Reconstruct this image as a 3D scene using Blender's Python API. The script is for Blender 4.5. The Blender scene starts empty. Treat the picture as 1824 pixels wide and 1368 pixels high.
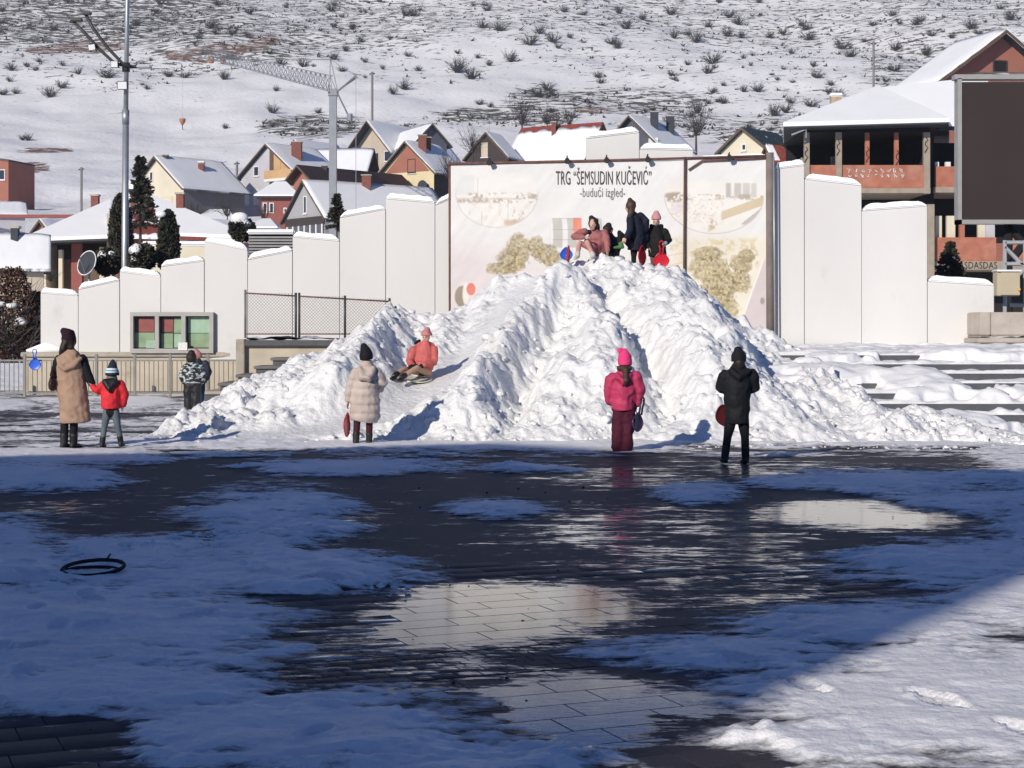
import bpy, bmesh, math, random
import numpy as np
from mathutils import Vector, Matrix
random.seed(7); np.random.seed(7)
sc = bpy.context.scene
R = math.radians

# ---------------------------------------------------------------- camera, light
F, CAMH, CX, CY = 3000.0, 1.6, 912.0, 592.0          # focal length in photo pixels, eye height, horizon point
cam = bpy.data.cameras.new('camera'); cam_o = bpy.data.objects.new('camera', cam)
sc.collection.objects.link(cam_o); sc.camera = cam_o
cam.sensor_width = 36; cam.lens = 36*F/1824; cam.shift_y = -(684-CY)/1824
cam_o.location = (0, 0, CAMH); cam_o.rotation_euler = (R(90), 0, 0); cam.clip_end = 5000; cam.clip_start = .1

SUN_AZ, SUN_EL = R(32), R(23)                        # light travels away from the viewer and to the right
ldir = Vector((math.sin(SUN_AZ)*math.cos(SUN_EL), math.cos(SUN_AZ)*math.cos(SUN_EL), -math.sin(SUN_EL)))
sun = bpy.data.lights.new('sun', 'SUN'); sun.energy = 4.5; sun.angle = R(.53); sun.color = (1, .915, .79)
sun_o = bpy.data.objects.new('sun', sun); sc.collection.objects.link(sun_o)
sun_o.rotation_euler = ldir.to_track_quat('-Z', 'Y').to_euler(); sun_o.location = (-20, -40, 40)
world = bpy.data.worlds.new('World'); sc.world = world; world.use_nodes = True
wn = world.node_tree.nodes; wl = world.node_tree.links
sky = wn.new('ShaderNodeTexSky'); sky.sky_type = 'NISHITA'; sky.sun_disc = False
sky.sun_elevation = SUN_EL; sky.sun_rotation = math.pi + SUN_AZ
sky.ozone_density = 10.0; sky.dust_density = 0.0; sky.air_density = .75; sky.altitude = 2500
bg = wn['Background']; bg.inputs[1].default_value = .105
wl.new(sky.outputs[0], bg.inputs[0])
sc.view_settings.view_transform = 'Standard'; sc.view_settings.look = 'None'
sc.view_settings.exposure = 0.02; sc.view_settings.gamma = 1.0

# ---------------------------------------------------------------- helpers
def V(*a): return Vector(a)
def P(px, py, d): return Vector(((px-CX)*d/F, d, CAMH-(py-CY)*d/F))
def G(px, py, z=0.0): return P(px, py, (CAMH-z)*F/(py-CY))

def _h2(ix, iy, s):
    n = (ix.astype(np.int64)*374761393 + iy.astype(np.int64)*668265263 + s*1442695041) & 0xffffffff
    n = ((n ^ (n >> 13))*1274126177) & 0xffffffff
    return ((n ^ (n >> 16)) & 0xffffff)/float(0xffffff)
def vnoise(x, y, s=0):
    x = np.asarray(x, float); y = np.asarray(y, float)
    ix = np.floor(x); iy = np.floor(y); fx = x-ix; fy = y-iy
    fx = fx*fx*fx*(fx*(fx*6-15)+10); fy = fy*fy*fy*(fy*(fy*6-15)+10)
    a = _h2(ix, iy, s); b = _h2(ix+1, iy, s); c = _h2(ix, iy+1, s); d = _h2(ix+1, iy+1, s)
    return (a+(b-a)*fx)*(1-fy)+(c+(d-c)*fx)*fy
def fbm(x, y, s=0, o=4, g=.5):
    t = 0; a = 1; n = 0
    for i in range(o):
        t = t+a*vnoise(x*2**i+i*17.3, y*2**i-i*9.1, s+i); n += a; a *= g
    return t/n
def worley(x, y, s=0):
    x = np.asarray(x, float); y = np.asarray(y, float)
    ix = np.floor(x); iy = np.floor(y); best = np.full(x.shape, 9.)
    for i in (-1, 0, 1):
        for j in (-1, 0, 1):
            cx = ix+i; cy = iy+j
            dx = cx+_h2(cx, cy, s)-x; dy = cy+_h2(cx, cy, s+77)-y
            best = np.minimum(best, dx*dx+dy*dy)
    return np.sqrt(best)
def sstep(a, b, x):
    t = np.clip((x-a)/(b-a), 0, 1); return t*t*(3-2*t)
def polydist(x, y, pts):
    best = np.full(np.shape(x), 1e9)
    for (x0, y0), (x1, y1) in zip(pts[:-1], pts[1:]):
        dx, dy = x1-x0, y1-y0; t = np.clip(((x-x0)*dx+(y-y0)*dy)/(dx*dx+dy*dy+1e-9), 0, 1)
        best = np.minimum(best, np.hypot(x-x0-t*dx, y-y0-t*dy))
    return best

# materials -----------------------------------------------------
MATS = {}
def mat(name, col, rough=.7, var=.12, vscale=3.0, bump=0.0, bscale=30.0, spec=.3, metal=0.0, col2=None, c2amt=(.5, .62), c2scale=2.0, stretch=None, bdist=.02):
    """plain surface: base colour with mottling, optional second colour in worn patches, optional relief"""
    if name in MATS: return MATS[name]
    m = bpy.data.materials.new(name); m.use_nodes = True; MATS[name] = m
    nt = m.node_tree; b = nt.nodes['Principled BSDF']; L = nt.links.new
    tc = nt.nodes.new('ShaderNodeTexCoord'); mp = nt.nodes.new('ShaderNodeMapping')
    L(tc.outputs['Object'], mp.inputs[0])
    if stretch: mp.inputs['Scale'].default_value = stretch
    n = nt.nodes.new('ShaderNodeTexNoise'); n.inputs['Scale'].default_value = vscale; n.inputs['Detail'].default_value = 6
    L(mp.outputs[0], n.inputs['Vector'])
    mr = nt.nodes.new('ShaderNodeMapRange'); mr.inputs[1].default_value = .3; mr.inputs[2].default_value = .7
    mr.inputs[3].default_value = 1-var; mr.inputs[4].default_value = 1+var*.6; L(n.outputs[0], mr.inputs[0])
    mx = nt.nodes.new('ShaderNodeVectorMath'); mx.operation = 'SCALE'; mx.inputs[0].default_value = col[:3]
    L(mr.outputs[0], mx.inputs['Scale']); out = mx.outputs[0]
    if col2:
        n2 = nt.nodes.new('ShaderNodeTexNoise'); n2.inputs['Scale'].default_value = c2scale; n2.inputs['Detail'].default_value = 8; n2.inputs['Roughness'].default_value = .65
        L(mp.outputs[0], n2.inputs['Vector'])
        r2 = nt.nodes.new('ShaderNodeMapRange'); r2.inputs[1].default_value = c2amt[0]; r2.inputs[2].default_value = c2amt[1]; L(n2.outputs[0], r2.inputs[0])
        mc = nt.nodes.new('ShaderNodeMix'); mc.data_type = 'RGBA'; L(r2.outputs[0], mc.inputs[0]); L(out, mc.inputs[6]); mc.inputs[7].default_value = (*col2[:3], 1); out = mc.outputs[2]
    L(out, b.inputs['Base Color'])
    b.inputs['Roughness'].default_value = rough; b.inputs['Specular IOR Level'].default_value = spec; b.inputs['Metallic'].default_value = metal
    if bump:
        n3 = nt.nodes.new('ShaderNodeTexNoise'); n3.inputs['Scale'].default_value = bscale; n3.inputs['Detail'].default_value = 5
        L(mp.outputs[0], n3.inputs['Vector'])
        bp = nt.nodes.new('ShaderNodeBump'); bp.inputs['Strength'].default_value = bump; bp.inputs['Distance'].default_value = bdist
        L(n3.outputs[0], bp.inputs['Height']); L(bp.outputs[0], b.inputs['Normal'])
    return m
def attrmat(name, rough=.8, spec=.2, bump=0, bscale=20):
    m = bpy.data.materials.new(name); m.use_nodes = True; MATS[name] = m
    nt = m.node_tree; b = nt.nodes['Principled BSDF']
    a = nt.nodes.new('ShaderNodeAttribute'); a.attribute_name = 'Col'
    nt.links.new(a.outputs['Color'], b.inputs['Base Color']); b.inputs['Roughness'].default_value = rough; b.inputs['Specular IOR Level'].default_value = spec
    return m

snow = mat('snow', (.80, .805, .82), .55, .04, 1.2, .45, 14, .25)
snow_roof = mat('roof_snow', (.87, .88, .895), .6, .03, .8, .25, 3, .25)
white_paint = mat('white_plaster', (.62, .615, .605), .75, .05, .5, .12, 25, .2, col2=(.50, .485, .47), c2amt=(.60, .82), c2scale=1.3, stretch=(1, 1, .55))
concrete = mat('concrete', (.42, .38, .32), .85, .18, 2.5, .3, 30, .2, col2=(.25, .2, .15), c2amt=(.58, .72), c2scale=1.5)
granite = mat('dark_granite', (.085, .09, .10), .6, .2, 6, .1, 40, .4)
brick_red = mat('clay_block', (.42, .165, .11), .85, .2, 2.2, .3, 14, .2, col2=(.40, .24, .18), c2amt=(.50, .75), c2scale=1.1)
steel = mat('galvanised_steel', (.42, .44, .46), .45, .12, 4, 0, 1, .5, .6)
dark_steel = mat('dark_steel', (.045, .047, .05), .5, .15, 5, 0, 1, .4)
rust_steel = mat('rusty_tube', (.16, .08, .065), .7, .3, 8, 0, 1, .3)
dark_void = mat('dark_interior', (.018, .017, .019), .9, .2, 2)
glass_dark = mat('window_glass', (.03, .035, .05), .12, .1, 2, 0, 1, .6)
white_frame = mat('white_frame', (.75, .74, .72), .5, .04, 3)

# mesh builder --------------------------------------------------
COL = sc.collection
class MB:
    def __init__(s): s.v = []; s.f = []
    def add(s, vs, fs):
        o = len(s.v); s.v += [tuple(v) for v in vs]; s.f += [tuple(i+o for i in f) for f in fs]; return s
    def box(s, a, b):
        x0, y0, z0 = a; x1, y1, z1 = b
        return s.add([(x0,y0,z0),(x1,y0,z0),(x1,y1,z0),(x0,y1,z0),(x0,y0,z1),(x1,y0,z1),(x1,y1,z1),(x0,y1,z1)],
                     [(0,3,2,1),(4,5,6,7),(0,1,5,4),(1,2,6,5),(2,3,7,6),(3,0,4,7)])
    def prism(s, poly, off):
        """closed prism: polygon (list of 3D points) swept by the vector off"""
        n = len(poly); off = Vector(off); vs = [Vector(p) for p in poly]+[Vector(p)+off for p in poly]
        return s.add(vs, [tuple(range(n))[::-1], tuple(range(n, 2*n))]+[(i, (i+1) % n, (i+1) % n+n, i+n) for i in range(n)])
    def tube(s, pts, r, n=6, cap=True):
        pts = [Vector(p) for p in pts]; rs = r if isinstance(r, (list, tuple)) else [r]*len(pts); o = len(s.v)
        for i, p in enumerate(pts):
            t = (pts[min(i+1, len(pts)-1)]-pts[max(i-1, 0)]).normalized()
            a = Vector((0,0,1)) if abs(t.z) < .9 else Vector((1,0,0))
            u = t.cross(a).normalized(); w = t.cross(u)
            for k in range(n):
                q = 2*math.pi*(k+.5)/n; s.v.append(tuple(p+(u*math.cos(q)+w*math.sin(q))*rs[i]))
        for i in range(len(pts)-1):
            for k in range(n):
                s.f.append((o+i*n+k, o+i*n+(k+1) % n, o+(i+1)*n+(k+1) % n, o+(i+1)*n+k))
        if cap:
            s.f.append(tuple(range(o, o+n))); s.f.append(tuple(range(o+(len(pts)-1)*n, o+len(pts)*n))[::-1])
        return s
    def build(s, name, m, parent=None, smooth=False, bevel=0):
        me = bpy.data.meshes.new(name); me.from_pydata(s.v, [], s.f)
        bm = bmesh.new(); bm.from_mesh(me); bmesh.ops.recalc_face_normals(bm, faces=bm.faces)
        if bevel: bmesh.ops.bevel(bm, geom=bm.edges[:], offset=bevel, segments=2, affect='EDGES', clamp_overlap=True)
        bm.to_mesh(me); bm.free()
        return link(name, me, m, parent, smooth)
def link(name, me, m, parent=None, smooth=False):
    if m is not None:
        for q in (m if isinstance(m, list) else [m]): me.materials.append(q)
    if smooth: me.polygons.foreach_set('use_smooth', [True]*len(me.polygons))
    o = bpy.data.objects.new(name, me); COL.objects.link(o)
    if parent:
        o.parent = parent; o.matrix_parent_inverse = parent_inv(parent)
    return o
def parent_inv(p):
    m = p.matrix_basis.copy(); q = p
    while q.parent:
        m = q.parent.matrix_basis @ q.matrix_parent_inverse @ m; q = q.parent
    return m.inverted()
def empty(name, loc, label, cat, group=None):
    o = bpy.data.objects.new(name, None); COL.objects.link(o); o.location = loc; o.empty_display_size = .2
    o['label'] = label; o['category'] = cat
    if group: o['group'] = group
    return o
def tag(o, label, cat, group=None):
    o['label'] = label; o['category'] = cat
    if group: o['group'] = group
    return o
def kind(o, k, label=None):
    o['kind'] = k
    if label: o['label'] = label
    return o
def grid_mesh(name, X, Y, Z, m, parent=None, smooth=True, col=None, attrs=None, keep=None):
    ny, nx = X.shape; co = np.stack([X, Y, Z], -1).reshape(-1, 3)
    i = np.arange(ny*nx).reshape(ny, nx)
    q = np.stack([i[:-1,:-1], i[:-1,1:], i[1:,1:], i[1:,:-1]], -1).reshape(-1, 4)
    if keep is not None:
        k = keep.reshape(-1); q = q[k[q].any(1)]
    return np_mesh(name, co, q, m, parent, smooth, col, attrs)
def np_mesh(name, co, q, m, parent=None, smooth=True, col=None, attrs=None):
    q = np.asarray(q, np.int32); n = q.shape[1]
    me = bpy.data.meshes.new(name); me.vertices.add(len(co)); me.vertices.foreach_set('co', np.asarray(co, np.float32).ravel())
    me.loops.add(q.size); me.loops.foreach_set('vertex_index', q.ravel())
    me.polygons.add(len(q)); me.polygons.foreach_set('loop_start', np.arange(0, q.size, n, dtype=np.int32))
    me.update(calc_edges=True)
    if col is not None:
        a = me.color_attributes.new('Col', 'FLOAT_COLOR', 'POINT'); c = np.ones((len(co), 4), np.float32); c[:, :3] = col.reshape(-1, 3); a.data.foreach_set('color', c.ravel())
    for k, v in (attrs or {}).items():
        a = me.attributes.new(k, 'FLOAT', 'POINT'); a.data.foreach_set('value', np.asarray(v, np.float32).ravel())
    return link(name, me, m, parent, smooth)
# ================================================================ SETTING
# ---------------------------------------------------------------- hillside
HD = [-80, 46, 60, 100, 160, 200, 260, 340, 420, 500, 600, 660]
HZ = [-.12, -.12, .6, 4.5, 12, 17.5, 27, 44, 66, 92, 128, 146]
def terrain(x, d):
    x = np.asarray(x, float); d = np.asarray(d, float)
    z = np.interp(d, HD, HZ); k = sstep(60, 220, d)
    z = z+k*((fbm(x/70, d/70, 3, 3)-.5)*9+(fbm(x/14, d/14, 5, 3)-.5)*2.2)
    return z
def T(px, py, lo=60., hi=900.):
    """point of the hillside seen at a photo pixel"""
    dd = np.geomspace(lo, hi, 900); z = CAMH-(py-CY)*dd/F; x = (px-CX)*dd/F
    h = terrain(x, dd); i = np.argmax(h > z)
    return Vector((x[i], dd[i], h[i]))
def ell(px, py, cx, cy, rx, ry): return np.clip(1-((px-cx)/rx)**2-((py-cy)/ry)**2, -4, 1)
def density(px, py):
    d = .04+.0*px
    for cx, cy, rx, ry, w in [(120,25,460,85,.56),(420,70,260,60,.48),(600,40,340,70,.42),(900,10,700,80,.36),(1500,20,600,100,.37),(1250,90,420,80,.22),
                              (560,225,130,28,.55),(700,235,120,25,.35),(860,205,120,18,.56),(1120,180,200,32,.5),(1400,240,180,45,.45),(1230,225,160,30,.4),
                              (1680,120,200,70,.4),(60,110,160,40,.25),(200,150,150,25,.2),(320,120,160,25,.35),(1420,150,240,60,.22),(760,120,200,50,.18),(960,190,80,50,.5)]:
        d = np.maximum(d, w*np.clip(ell(px, py, cx, cy, rx, ry)*1.6, 0, 1))
    return d
def soilmap(px, py):
    s = 0*px
    for cx, cy, rx, ry in [(160,84,75,14),(90,90,60,9),(340,98,60,16),(470,72,40,14),(400,88,90,12),(78,268,64,6),(58,298,40,12),(1060,197,45,8)]:
        s = np.maximum(s, np.clip(ell(px, py, cx, cy, rx, ry)*2.5, 0, 1))
    return s
hs = bpy.data.materials.new('hillside_snow'); hs.use_nodes = True; MATS['hillside_snow'] = hs
nt = hs.node_tree; b = nt.nodes['Principled BSDF']; Lk = nt.links.new
geo = nt.nodes.new('ShaderNodeNewGeometry'); mp = nt.nodes.new('ShaderNodeMapping'); mp.inputs['Rotation'].default_value = (0, 0, R(-28)); mp.inputs['Scale'].default_value = (.28, .62, .5)
Lk(geo.outputs['Position'], mp.inputs[0])
def tex(nt, v, scale, det=6, rough=.6):
    n = nt.nodes.new('ShaderNodeTexNoise'); n.inputs['Scale'].default_value = scale; n.inputs['Detail'].default_value = det; n.inputs['Roughness'].default_value = rough
    nt.links.new(v, n.inputs['Vector']); return n.outputs[0]
def mrange(nt, v, a, b, c=0., d=1.):
    n = nt.nodes.new('ShaderNodeMapRange'); nt.links.new(v, n.inputs[0])
    for i, q in enumerate((a, b, c, d)): n.inputs[i+1].default_value = q
    return n.outputs[0]
def math2(nt, op, a, b):
    n = nt.nodes.new('ShaderNodeMath'); n.operation = op
    for i, q in enumerate((a, b)):
        if isinstance(q, (int, float)): n.inputs[i].default_value = q
        else: nt.links.new(q, n.inputs[i])
    return n.outputs[0]
def mixc(nt, f, a, b):
    n = nt.nodes.new('ShaderNodeMix'); n.data_type = 'RGBA'
    if isinstance(f, (int, float)): n.inputs[0].default_value = f
    else: nt.links.new(f, n.inputs[0])
    for i, q in ((6, a), (7, b)):
        if isinstance(q, tuple): n.inputs[i].default_value = (*q, 1)
        else: nt.links.new(q, n.inputs[i])
    return n.outputs[2]
at = nt.nodes.new('ShaderNodeAttribute'); at.attribute_name = 'scrub'
so = nt.nodes.new('ShaderNodeAttribute'); so.attribute_name = 'soil'
n1 = tex(nt, mp.outputs[0], 1.0, 8, .68)
thr = math2(nt, 'ADD', n1, math2(nt, 'MULTIPLY', at.outputs['Fac'], .34))
msk = mrange(nt, thr, .645, .70)
c = mixc(nt, msk, (.90, .90, .91), mixc(nt, tex(nt, mp.outputs[0], 3), (.07, .068, .062), (.16, .145, .12)))
sm = mrange(nt, math2(nt, 'ADD', math2(nt, 'MULTIPLY', so.outputs['Fac'], .34), n1), .74, .84)
c = mixc(nt, sm, c, mixc(nt, tex(nt, mp.outputs[0], 2), (.13, .075, .05), (.25, .155, .11)))
Lk(c, b.inputs['Base Color']); b.inputs['Roughness'].default_value = .75; b.inputs['Specular IOR Level'].default_value = .1
bp = nt.nodes.new('ShaderNodeBump'); bp.inputs['Strength'].default_value = .6; bp.inputs['Distance'].default_value = .35
Lk(tex(nt, geo.outputs['Position'], .9, 6), bp.inputs['Height']); Lk(bp.outputs[0], b.inputs['Normal'])
u = np.linspace(-1, 1, 420); dd = np.concatenate([np.linspace(-80, 46, 12), np.geomspace(47, 660, 440)])
D, U = np.meshgrid(dd, u, indexing='ij'); X = U*(np.maximum(D, 0)*.55+70)
Z = terrain(X, D); ds = np.maximum(D, 1); px = CX+X*F/ds; py = CY-(Z-CAMH)*F/ds
dens = np.where(D > 90, density(px, py), .05)
hill = grid_mesh('hillside', X, D, Z, hs, attrs={'scrub': dens, 'soil': np.where(D > 90, soilmap(px, py), 0)})
kind(hill, 'structure')
# dry tufts standing out of the snow
tuft_m = mat('dry_scrub', (.06, .057, .052), .9, .3, .2, col2=(.11, .095, .075), c2scale=.3)
N = 60000; tx = np.random.rand(N)*2100-140; ty = np.random.rand(N)*340-40
dk = np.random.rand(N) < np.clip(density(tx, ty)*1.0-.05, 0, 1)**1.3*.62
tx, ty = tx[dk], ty[dk]; pts = []
dd = np.geomspace(90, 760, 420); HT = None
for a, c_ in zip(tx[:9000], ty[:9000]):
    z = CAMH-(c_-CY)*dd/F; i = np.argmax(np.interp(dd, HD, HZ) > z); pts.append(((a-CX)*dd[i]/F, dd[i]))
pts = np.array(pts); pz = terrain(pts[:, 0], pts[:, 1]); n = len(pts)
co = np.zeros((n, 9, 3)); s = np.random.rand(n)**1.5*.9+.25
for k in range(3):
    a = np.random.rand(n)*6.28; dx = np.cos(a)*s*.42; dy = np.sin(a)*s*.42; lean = np.random.randn(n, 2)*.8*s[:, None]
    co[:, k*3+0] = np.stack([pts[:, 0]-dx, pts[:, 1]-dy, pz-.1], 1); co[:, k*3+1] = np.stack([pts[:, 0]+dx, pts[:, 1]+dy, pz-.1], 1)
    co[:, k*3+2] = np.stack([pts[:, 0]+lean[:, 0], pts[:, 1]+lean[:, 1], pz+s*(.35+.5*np.random.rand(n))], 1)
o = np_mesh('scrub', co.reshape(-1, 3), np.arange(n*9).reshape(-1, 3), tuft_m, smooth=False); kind(o, 'stuff', 'low dark dry scrub scattered over the snowy hillside'); o['category'] = 'scrub'

# ---------------------------------------------------------------- plaza: wet paving
wet = bpy.data.materials.new('wet_paving'); wet.use_nodes = True; MATS['wet_paving'] = wet
nt = wet.node_tree; b = nt.nodes['Principled BSDF']; Lk = nt.links.new
geo = nt.nodes.new('ShaderNodeNewGeometry'); pos = geo.outputs['Position']
mp = nt.nodes.new('ShaderNodeMapping'); mp.inputs['Scale'].default_value = (.55, 1.5, 1); Lk(pos, mp.inputs[0])
streak = tex(nt, mp.outputs[0], 2.2, 9, .72); blot = tex(nt, pos, .55, 4, .6); fine = tex(nt, pos, 30, 4, .6)
def pud(cx, cy, rx, ry):
    c = G(cx, cy); y0 = G(cx, cy+ry).y; y1 = G(cx, cy-ry).y
    n = nt.nodes.new('ShaderNodeMapping'); n.vector_type = 'TEXTURE'; n.inputs['Location'].default_value = (c.x, (y0+y1)/2, 0)
    n.inputs['Scale'].default_value = (rx*c.y/F, (y1-y0)/2, 1000); Lk(pos, n.inputs[0])
    l = nt.nodes.new('ShaderNodeVectorMath'); l.operation = 'LENGTH'; Lk(n.outputs[0], l.inputs[0])
    return mrange(nt, l.outputs['Value'], .55, 1.25, 1, 0)
def pmax(l):
    p = None
    for e in l: q = pud(*e); p = q if p is None else math2(nt, 'MAXIMUM', p, q)
    return p
pm1 = pmax([(895,1092,230,62),(1035,1264,165,70),(1235,1252,160,28),(1545,916,180,28)]); pm2 = pmax([(1290,1030,290,120),(1370,835,260,22),(1120,850,220,24),(1180,960,300,70),(90,902,100,14),(640,1150,180,60),(500,930,200,30),(760,1200,200,50)])
fn = tex(nt, mp.outputs[0], 11, 8, .75)
wetm = math2(nt, 'ADD', math2(nt, 'ADD', math2(nt, 'MULTIPLY', pm1, .36), math2(nt, 'MULTIPLY', pm2, .13)), math2(nt, 'ADD', math2(nt, 'MULTIPLY', streak, .9), math2(nt, 'MULTIPLY', fn, .75)))
puddle = mrange(nt, wetm, .945, 1.04)
c1 = mixc(nt, blot, (.022, .019, .027), (.05, .042, .05))
c1 = mixc(nt, mrange(nt, fine, .35, .65), c1, (.036, .03, .036))
c1 = mixc(nt, mrange(nt, streak, .6, .72), c1, (.09, .085, .10))
Lk(c1, b.inputs['Base Color'])
rg = math2(nt, 'MAXIMUM', mrange(nt, puddle, 0, 1, .62, .045), 0.03); Lk(rg, b.inputs['Roughness'])
Lk(mrange(nt, puddle, 0, 1, 1.32, 2.3), b.inputs['IOR']); b.inputs['Specular IOR Level'].default_value = .5
bp = nt.nodes.new('ShaderNodeBump'); bp.inputs['Distance'].default_value = .012
Lk(mrange(nt, puddle, 0, 1, .55, .03), bp.inputs['Strength']); Lk(tex(nt, mp.outputs[0], 16, 7, .7), bp.inputs['Height']); Lk(bp.outputs[0], b.inputs['Normal'])
plaza = MB().add([(-60,-30,-.008),(60,-30,-.008),(60,46.5,-.008),(-60,46.5,-.008)], [(0,1,2,3)]).build('plaza', wet); kind(plaza, 'structure')
# pavers: rows run to the right and slightly away; a strip of small setts crosses between two fields
ra = R(22.5); ru = np.array([math.cos(ra), math.sin(ra)]); rv = np.array([-math.sin(ra), math.cos(ra)])
def paver_mesh(name, l, w):
    g = .0022; c = .0022; m = MB(); x, y = l/2-g, w/2-g
    vs = [(-x,-y,-.03),(x,-y,-.03),(x,y,-.03),(-x,y,-.03),(-x,-y,-c),(x,-y,-c),(x,y,-c),(-x,y,-c),(-x+c,-y+c,0),(x-c,-y+c,0),(x-c,y-c,0),(-x+c,y-c,0)]
    fs = [(8,9,10,11)]+[(i,(i+1)%4,(i+1)%4+4,i+4) for i in range(4)]+[(i+4,(i+1)%4+4,(i+1)%4+8,i+8) for i in range(4)]
    me = bpy.data.meshes.new(name); me.from_pydata(vs, [], fs); me.materials.append(wet); return me
PL, PW = .46, .23; c0 = G(1000, 1168); s0 = c0.x*rv[0]+c0.y*rv[1]        # the sett strip's centre line
pav = paver_mesh('paver', PL, PW); sett = paver_mesh('sett', .118, .118)
items = []
for i in range(-34, 50):                       # paver rows either side of the strip
    sc_ = s0+.31+PW/2+i*PW if i >= 0 else s0-.31+PW/2+i*PW
    for j in range(-24, 30):
        t = (j+(.5 if i % 2 else 0)+.13*math.sin(i*2.3))*PL; p = ru*t+rv*sc_; items.append((p[0], p[1], 0))
for i in range(5):
    for j in range(-70, 90):
        p = ru*(j*.118+(.059 if i % 2 else 0))+rv*(s0+(i-2)*.118); items.append((p[0], p[1], 1))
rest = []
shown = 0
for x, y, k in items:
    if y < 4.4 or y > 11.6 or abs(x) > y*.34+.4: continue
    px_, py_ = CX+x*F/y, CY+CAMH*F/y
    if 650 < px_ < 1420 and 1030 < py_ < 1345 and shown < 299 and not (k == 1 and not 800 < px_ < 1140):
        o = bpy.data.objects.new('sett' if k else 'paver', sett if k else pav); COL.objects.link(o); o.parent = plaza
        o.location = (x, y, random.uniform(-.0005, .0005)); o.rotation_euler = (random.uniform(-.0015, .0015), random.uniform(-.0015, .0015), ra); shown += 1
    else: rest.append((x, y, k))
base = {}
for k, me in ((0, pav), (1, sett)):
    base[k] = np.array([v.co[:] for v in me.vertices]), [tuple(p.vertices) for p in me.polygons]
rot = np.array([[math.cos(ra), -math.sin(ra)], [math.sin(ra), math.cos(ra)]]); vs = []; fs = []
for x, y, k in rest:
    v, f = base[k]; o_ = len(vs)*12; w = v.copy(); w[:, :2] = v[:, :2]@rot.T+[x, y]; w[:, 2] += random.uniform(-.0005, .0005); vs.append(w)
    fs += [tuple(i+o_ for i in q) for q in f]
o = np_mesh('paving', np.concatenate(vs), np.array(fs), wet, plaza, smooth=False); o['kind'] = 'stuff'

# ---------------------------------------------------------------- stage, its steps and side stair
STZ = 1.2; SX0 = -2.0
stage = MB().box((SX0, 30.2, -.05), (24, 47, STZ)).build('stage', concrete); kind(stage, 'structure')
steps = empty('stone_steps', (9, 28, 0), 'broad dark granite steps half buried in snow, right of the snow heap', 'steps')
D0, TR, RS = 25.95, .56, .15
for i in range(8):
    d0 = D0+i*TR; MB().box((1.5, d0, -.05), (24, d0+TR+(.02 if i < 7 else .1), RS*(i+1)-.001*i)).build('step', granite, steps, bevel=.012)
# ---------------------------------------------------------------- snow on the ground
def cover(px, py, x, d):
    pos_ = [(120,1120,540,120,1),(480,1010,290,62,.9),(480,925,180,62,.8),(250,985,230,40,.9),(150,1230,440,70,1),(520,1310,430,95,1),(830,1372,330,60,.9),(-60,1000,230,90,1),
            (40,850,220,32,.9),(640,832,260,17,.8),(930,832,120,13,.6),(1240,876,90,24,.75),(885,906,110,19,.7),(1600,856,290,26,.85),(1740,895,190,30,.8),(1760,1005,300,55,.9),
            (1600,1000,140,22,.5),(1300,1165,270,38,.95),(1580,1115,300,50,.9),(1850,1060,220,70,1),(1720,1260,450,135,1.1),(1480,1330,260,62,.8),(1900,900,200,300,.7),
            (760,792,720,16,.9),(1100,782,700,10,1),(1700,788,420,12,.9),(260,715,70,12,1),(20,722,60,14,1),(100,812,260,20,.9),(300,790,200,18,.7),(500,775,220,30,1)]
    neg_ = [(85,1312,170,42,1.0),(640,1130,170,24,.5),(1290,1352,170,30,.7),(330,840,180,12,.5),(560,975,60,12,.4),(200,740,260,5,.5),(150,770,260,4,.5)]
    c = np.full(px.shape, -.62)
    c = np.where(py < 815, np.where(px < 520, .2, .0), c)
    for cx, cy, rx, ry, w in pos_: c = np.maximum(c, w*np.clip(ell(px, py, cx, cy, rx, ry)*.95, -1, 1)-.08)
    for cx, cy, rx, ry, w in neg_: c = c-w*np.clip(ell(px, py, cx, cy, rx, ry)*1.4, 0, 1)
    return c
u = np.linspace(-1, 1, 640); dd = np.geomspace(4.3, 46, 640); D, U = np.meshgrid(dd, u, indexing='ij'); X = U*(D*.40+.6)
px = CX+X*F/D; py = CY+CAMH*F/D
nz = fbm(X*1.1, D*1.9, 11, 5, .6)-.5; nf = fbm(X*9, D*12, 21, 4, .6)-.5
far = sstep(15, 24, D)
cb = cover(px, py, X, D); qn = 1-.62*sstep(.2, .7, cb); cv = cb+nz*1.25*(1+.25*far)*qn+nf*.35+(fbm(X*3.5, D*6, 15, 4, .65)-.5)*.7
th = sstep(-.05, .75, cv)
lump = np.clip(1-worley(X*2.3, D*1.6, 31)*1.3, 0, 1)*sstep(.5, .62, fbm(X*.5, D*.5, 41, 2))
Z = .003-.012*sstep(-.3, -.5, cv)+.030*th+th*(.016*(fbm(X*5, D*7, 51, 4)-.5)+.035*lump*sstep(.1, .5, cv))+nf*.012*th
rf = random.Random(12)
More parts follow.
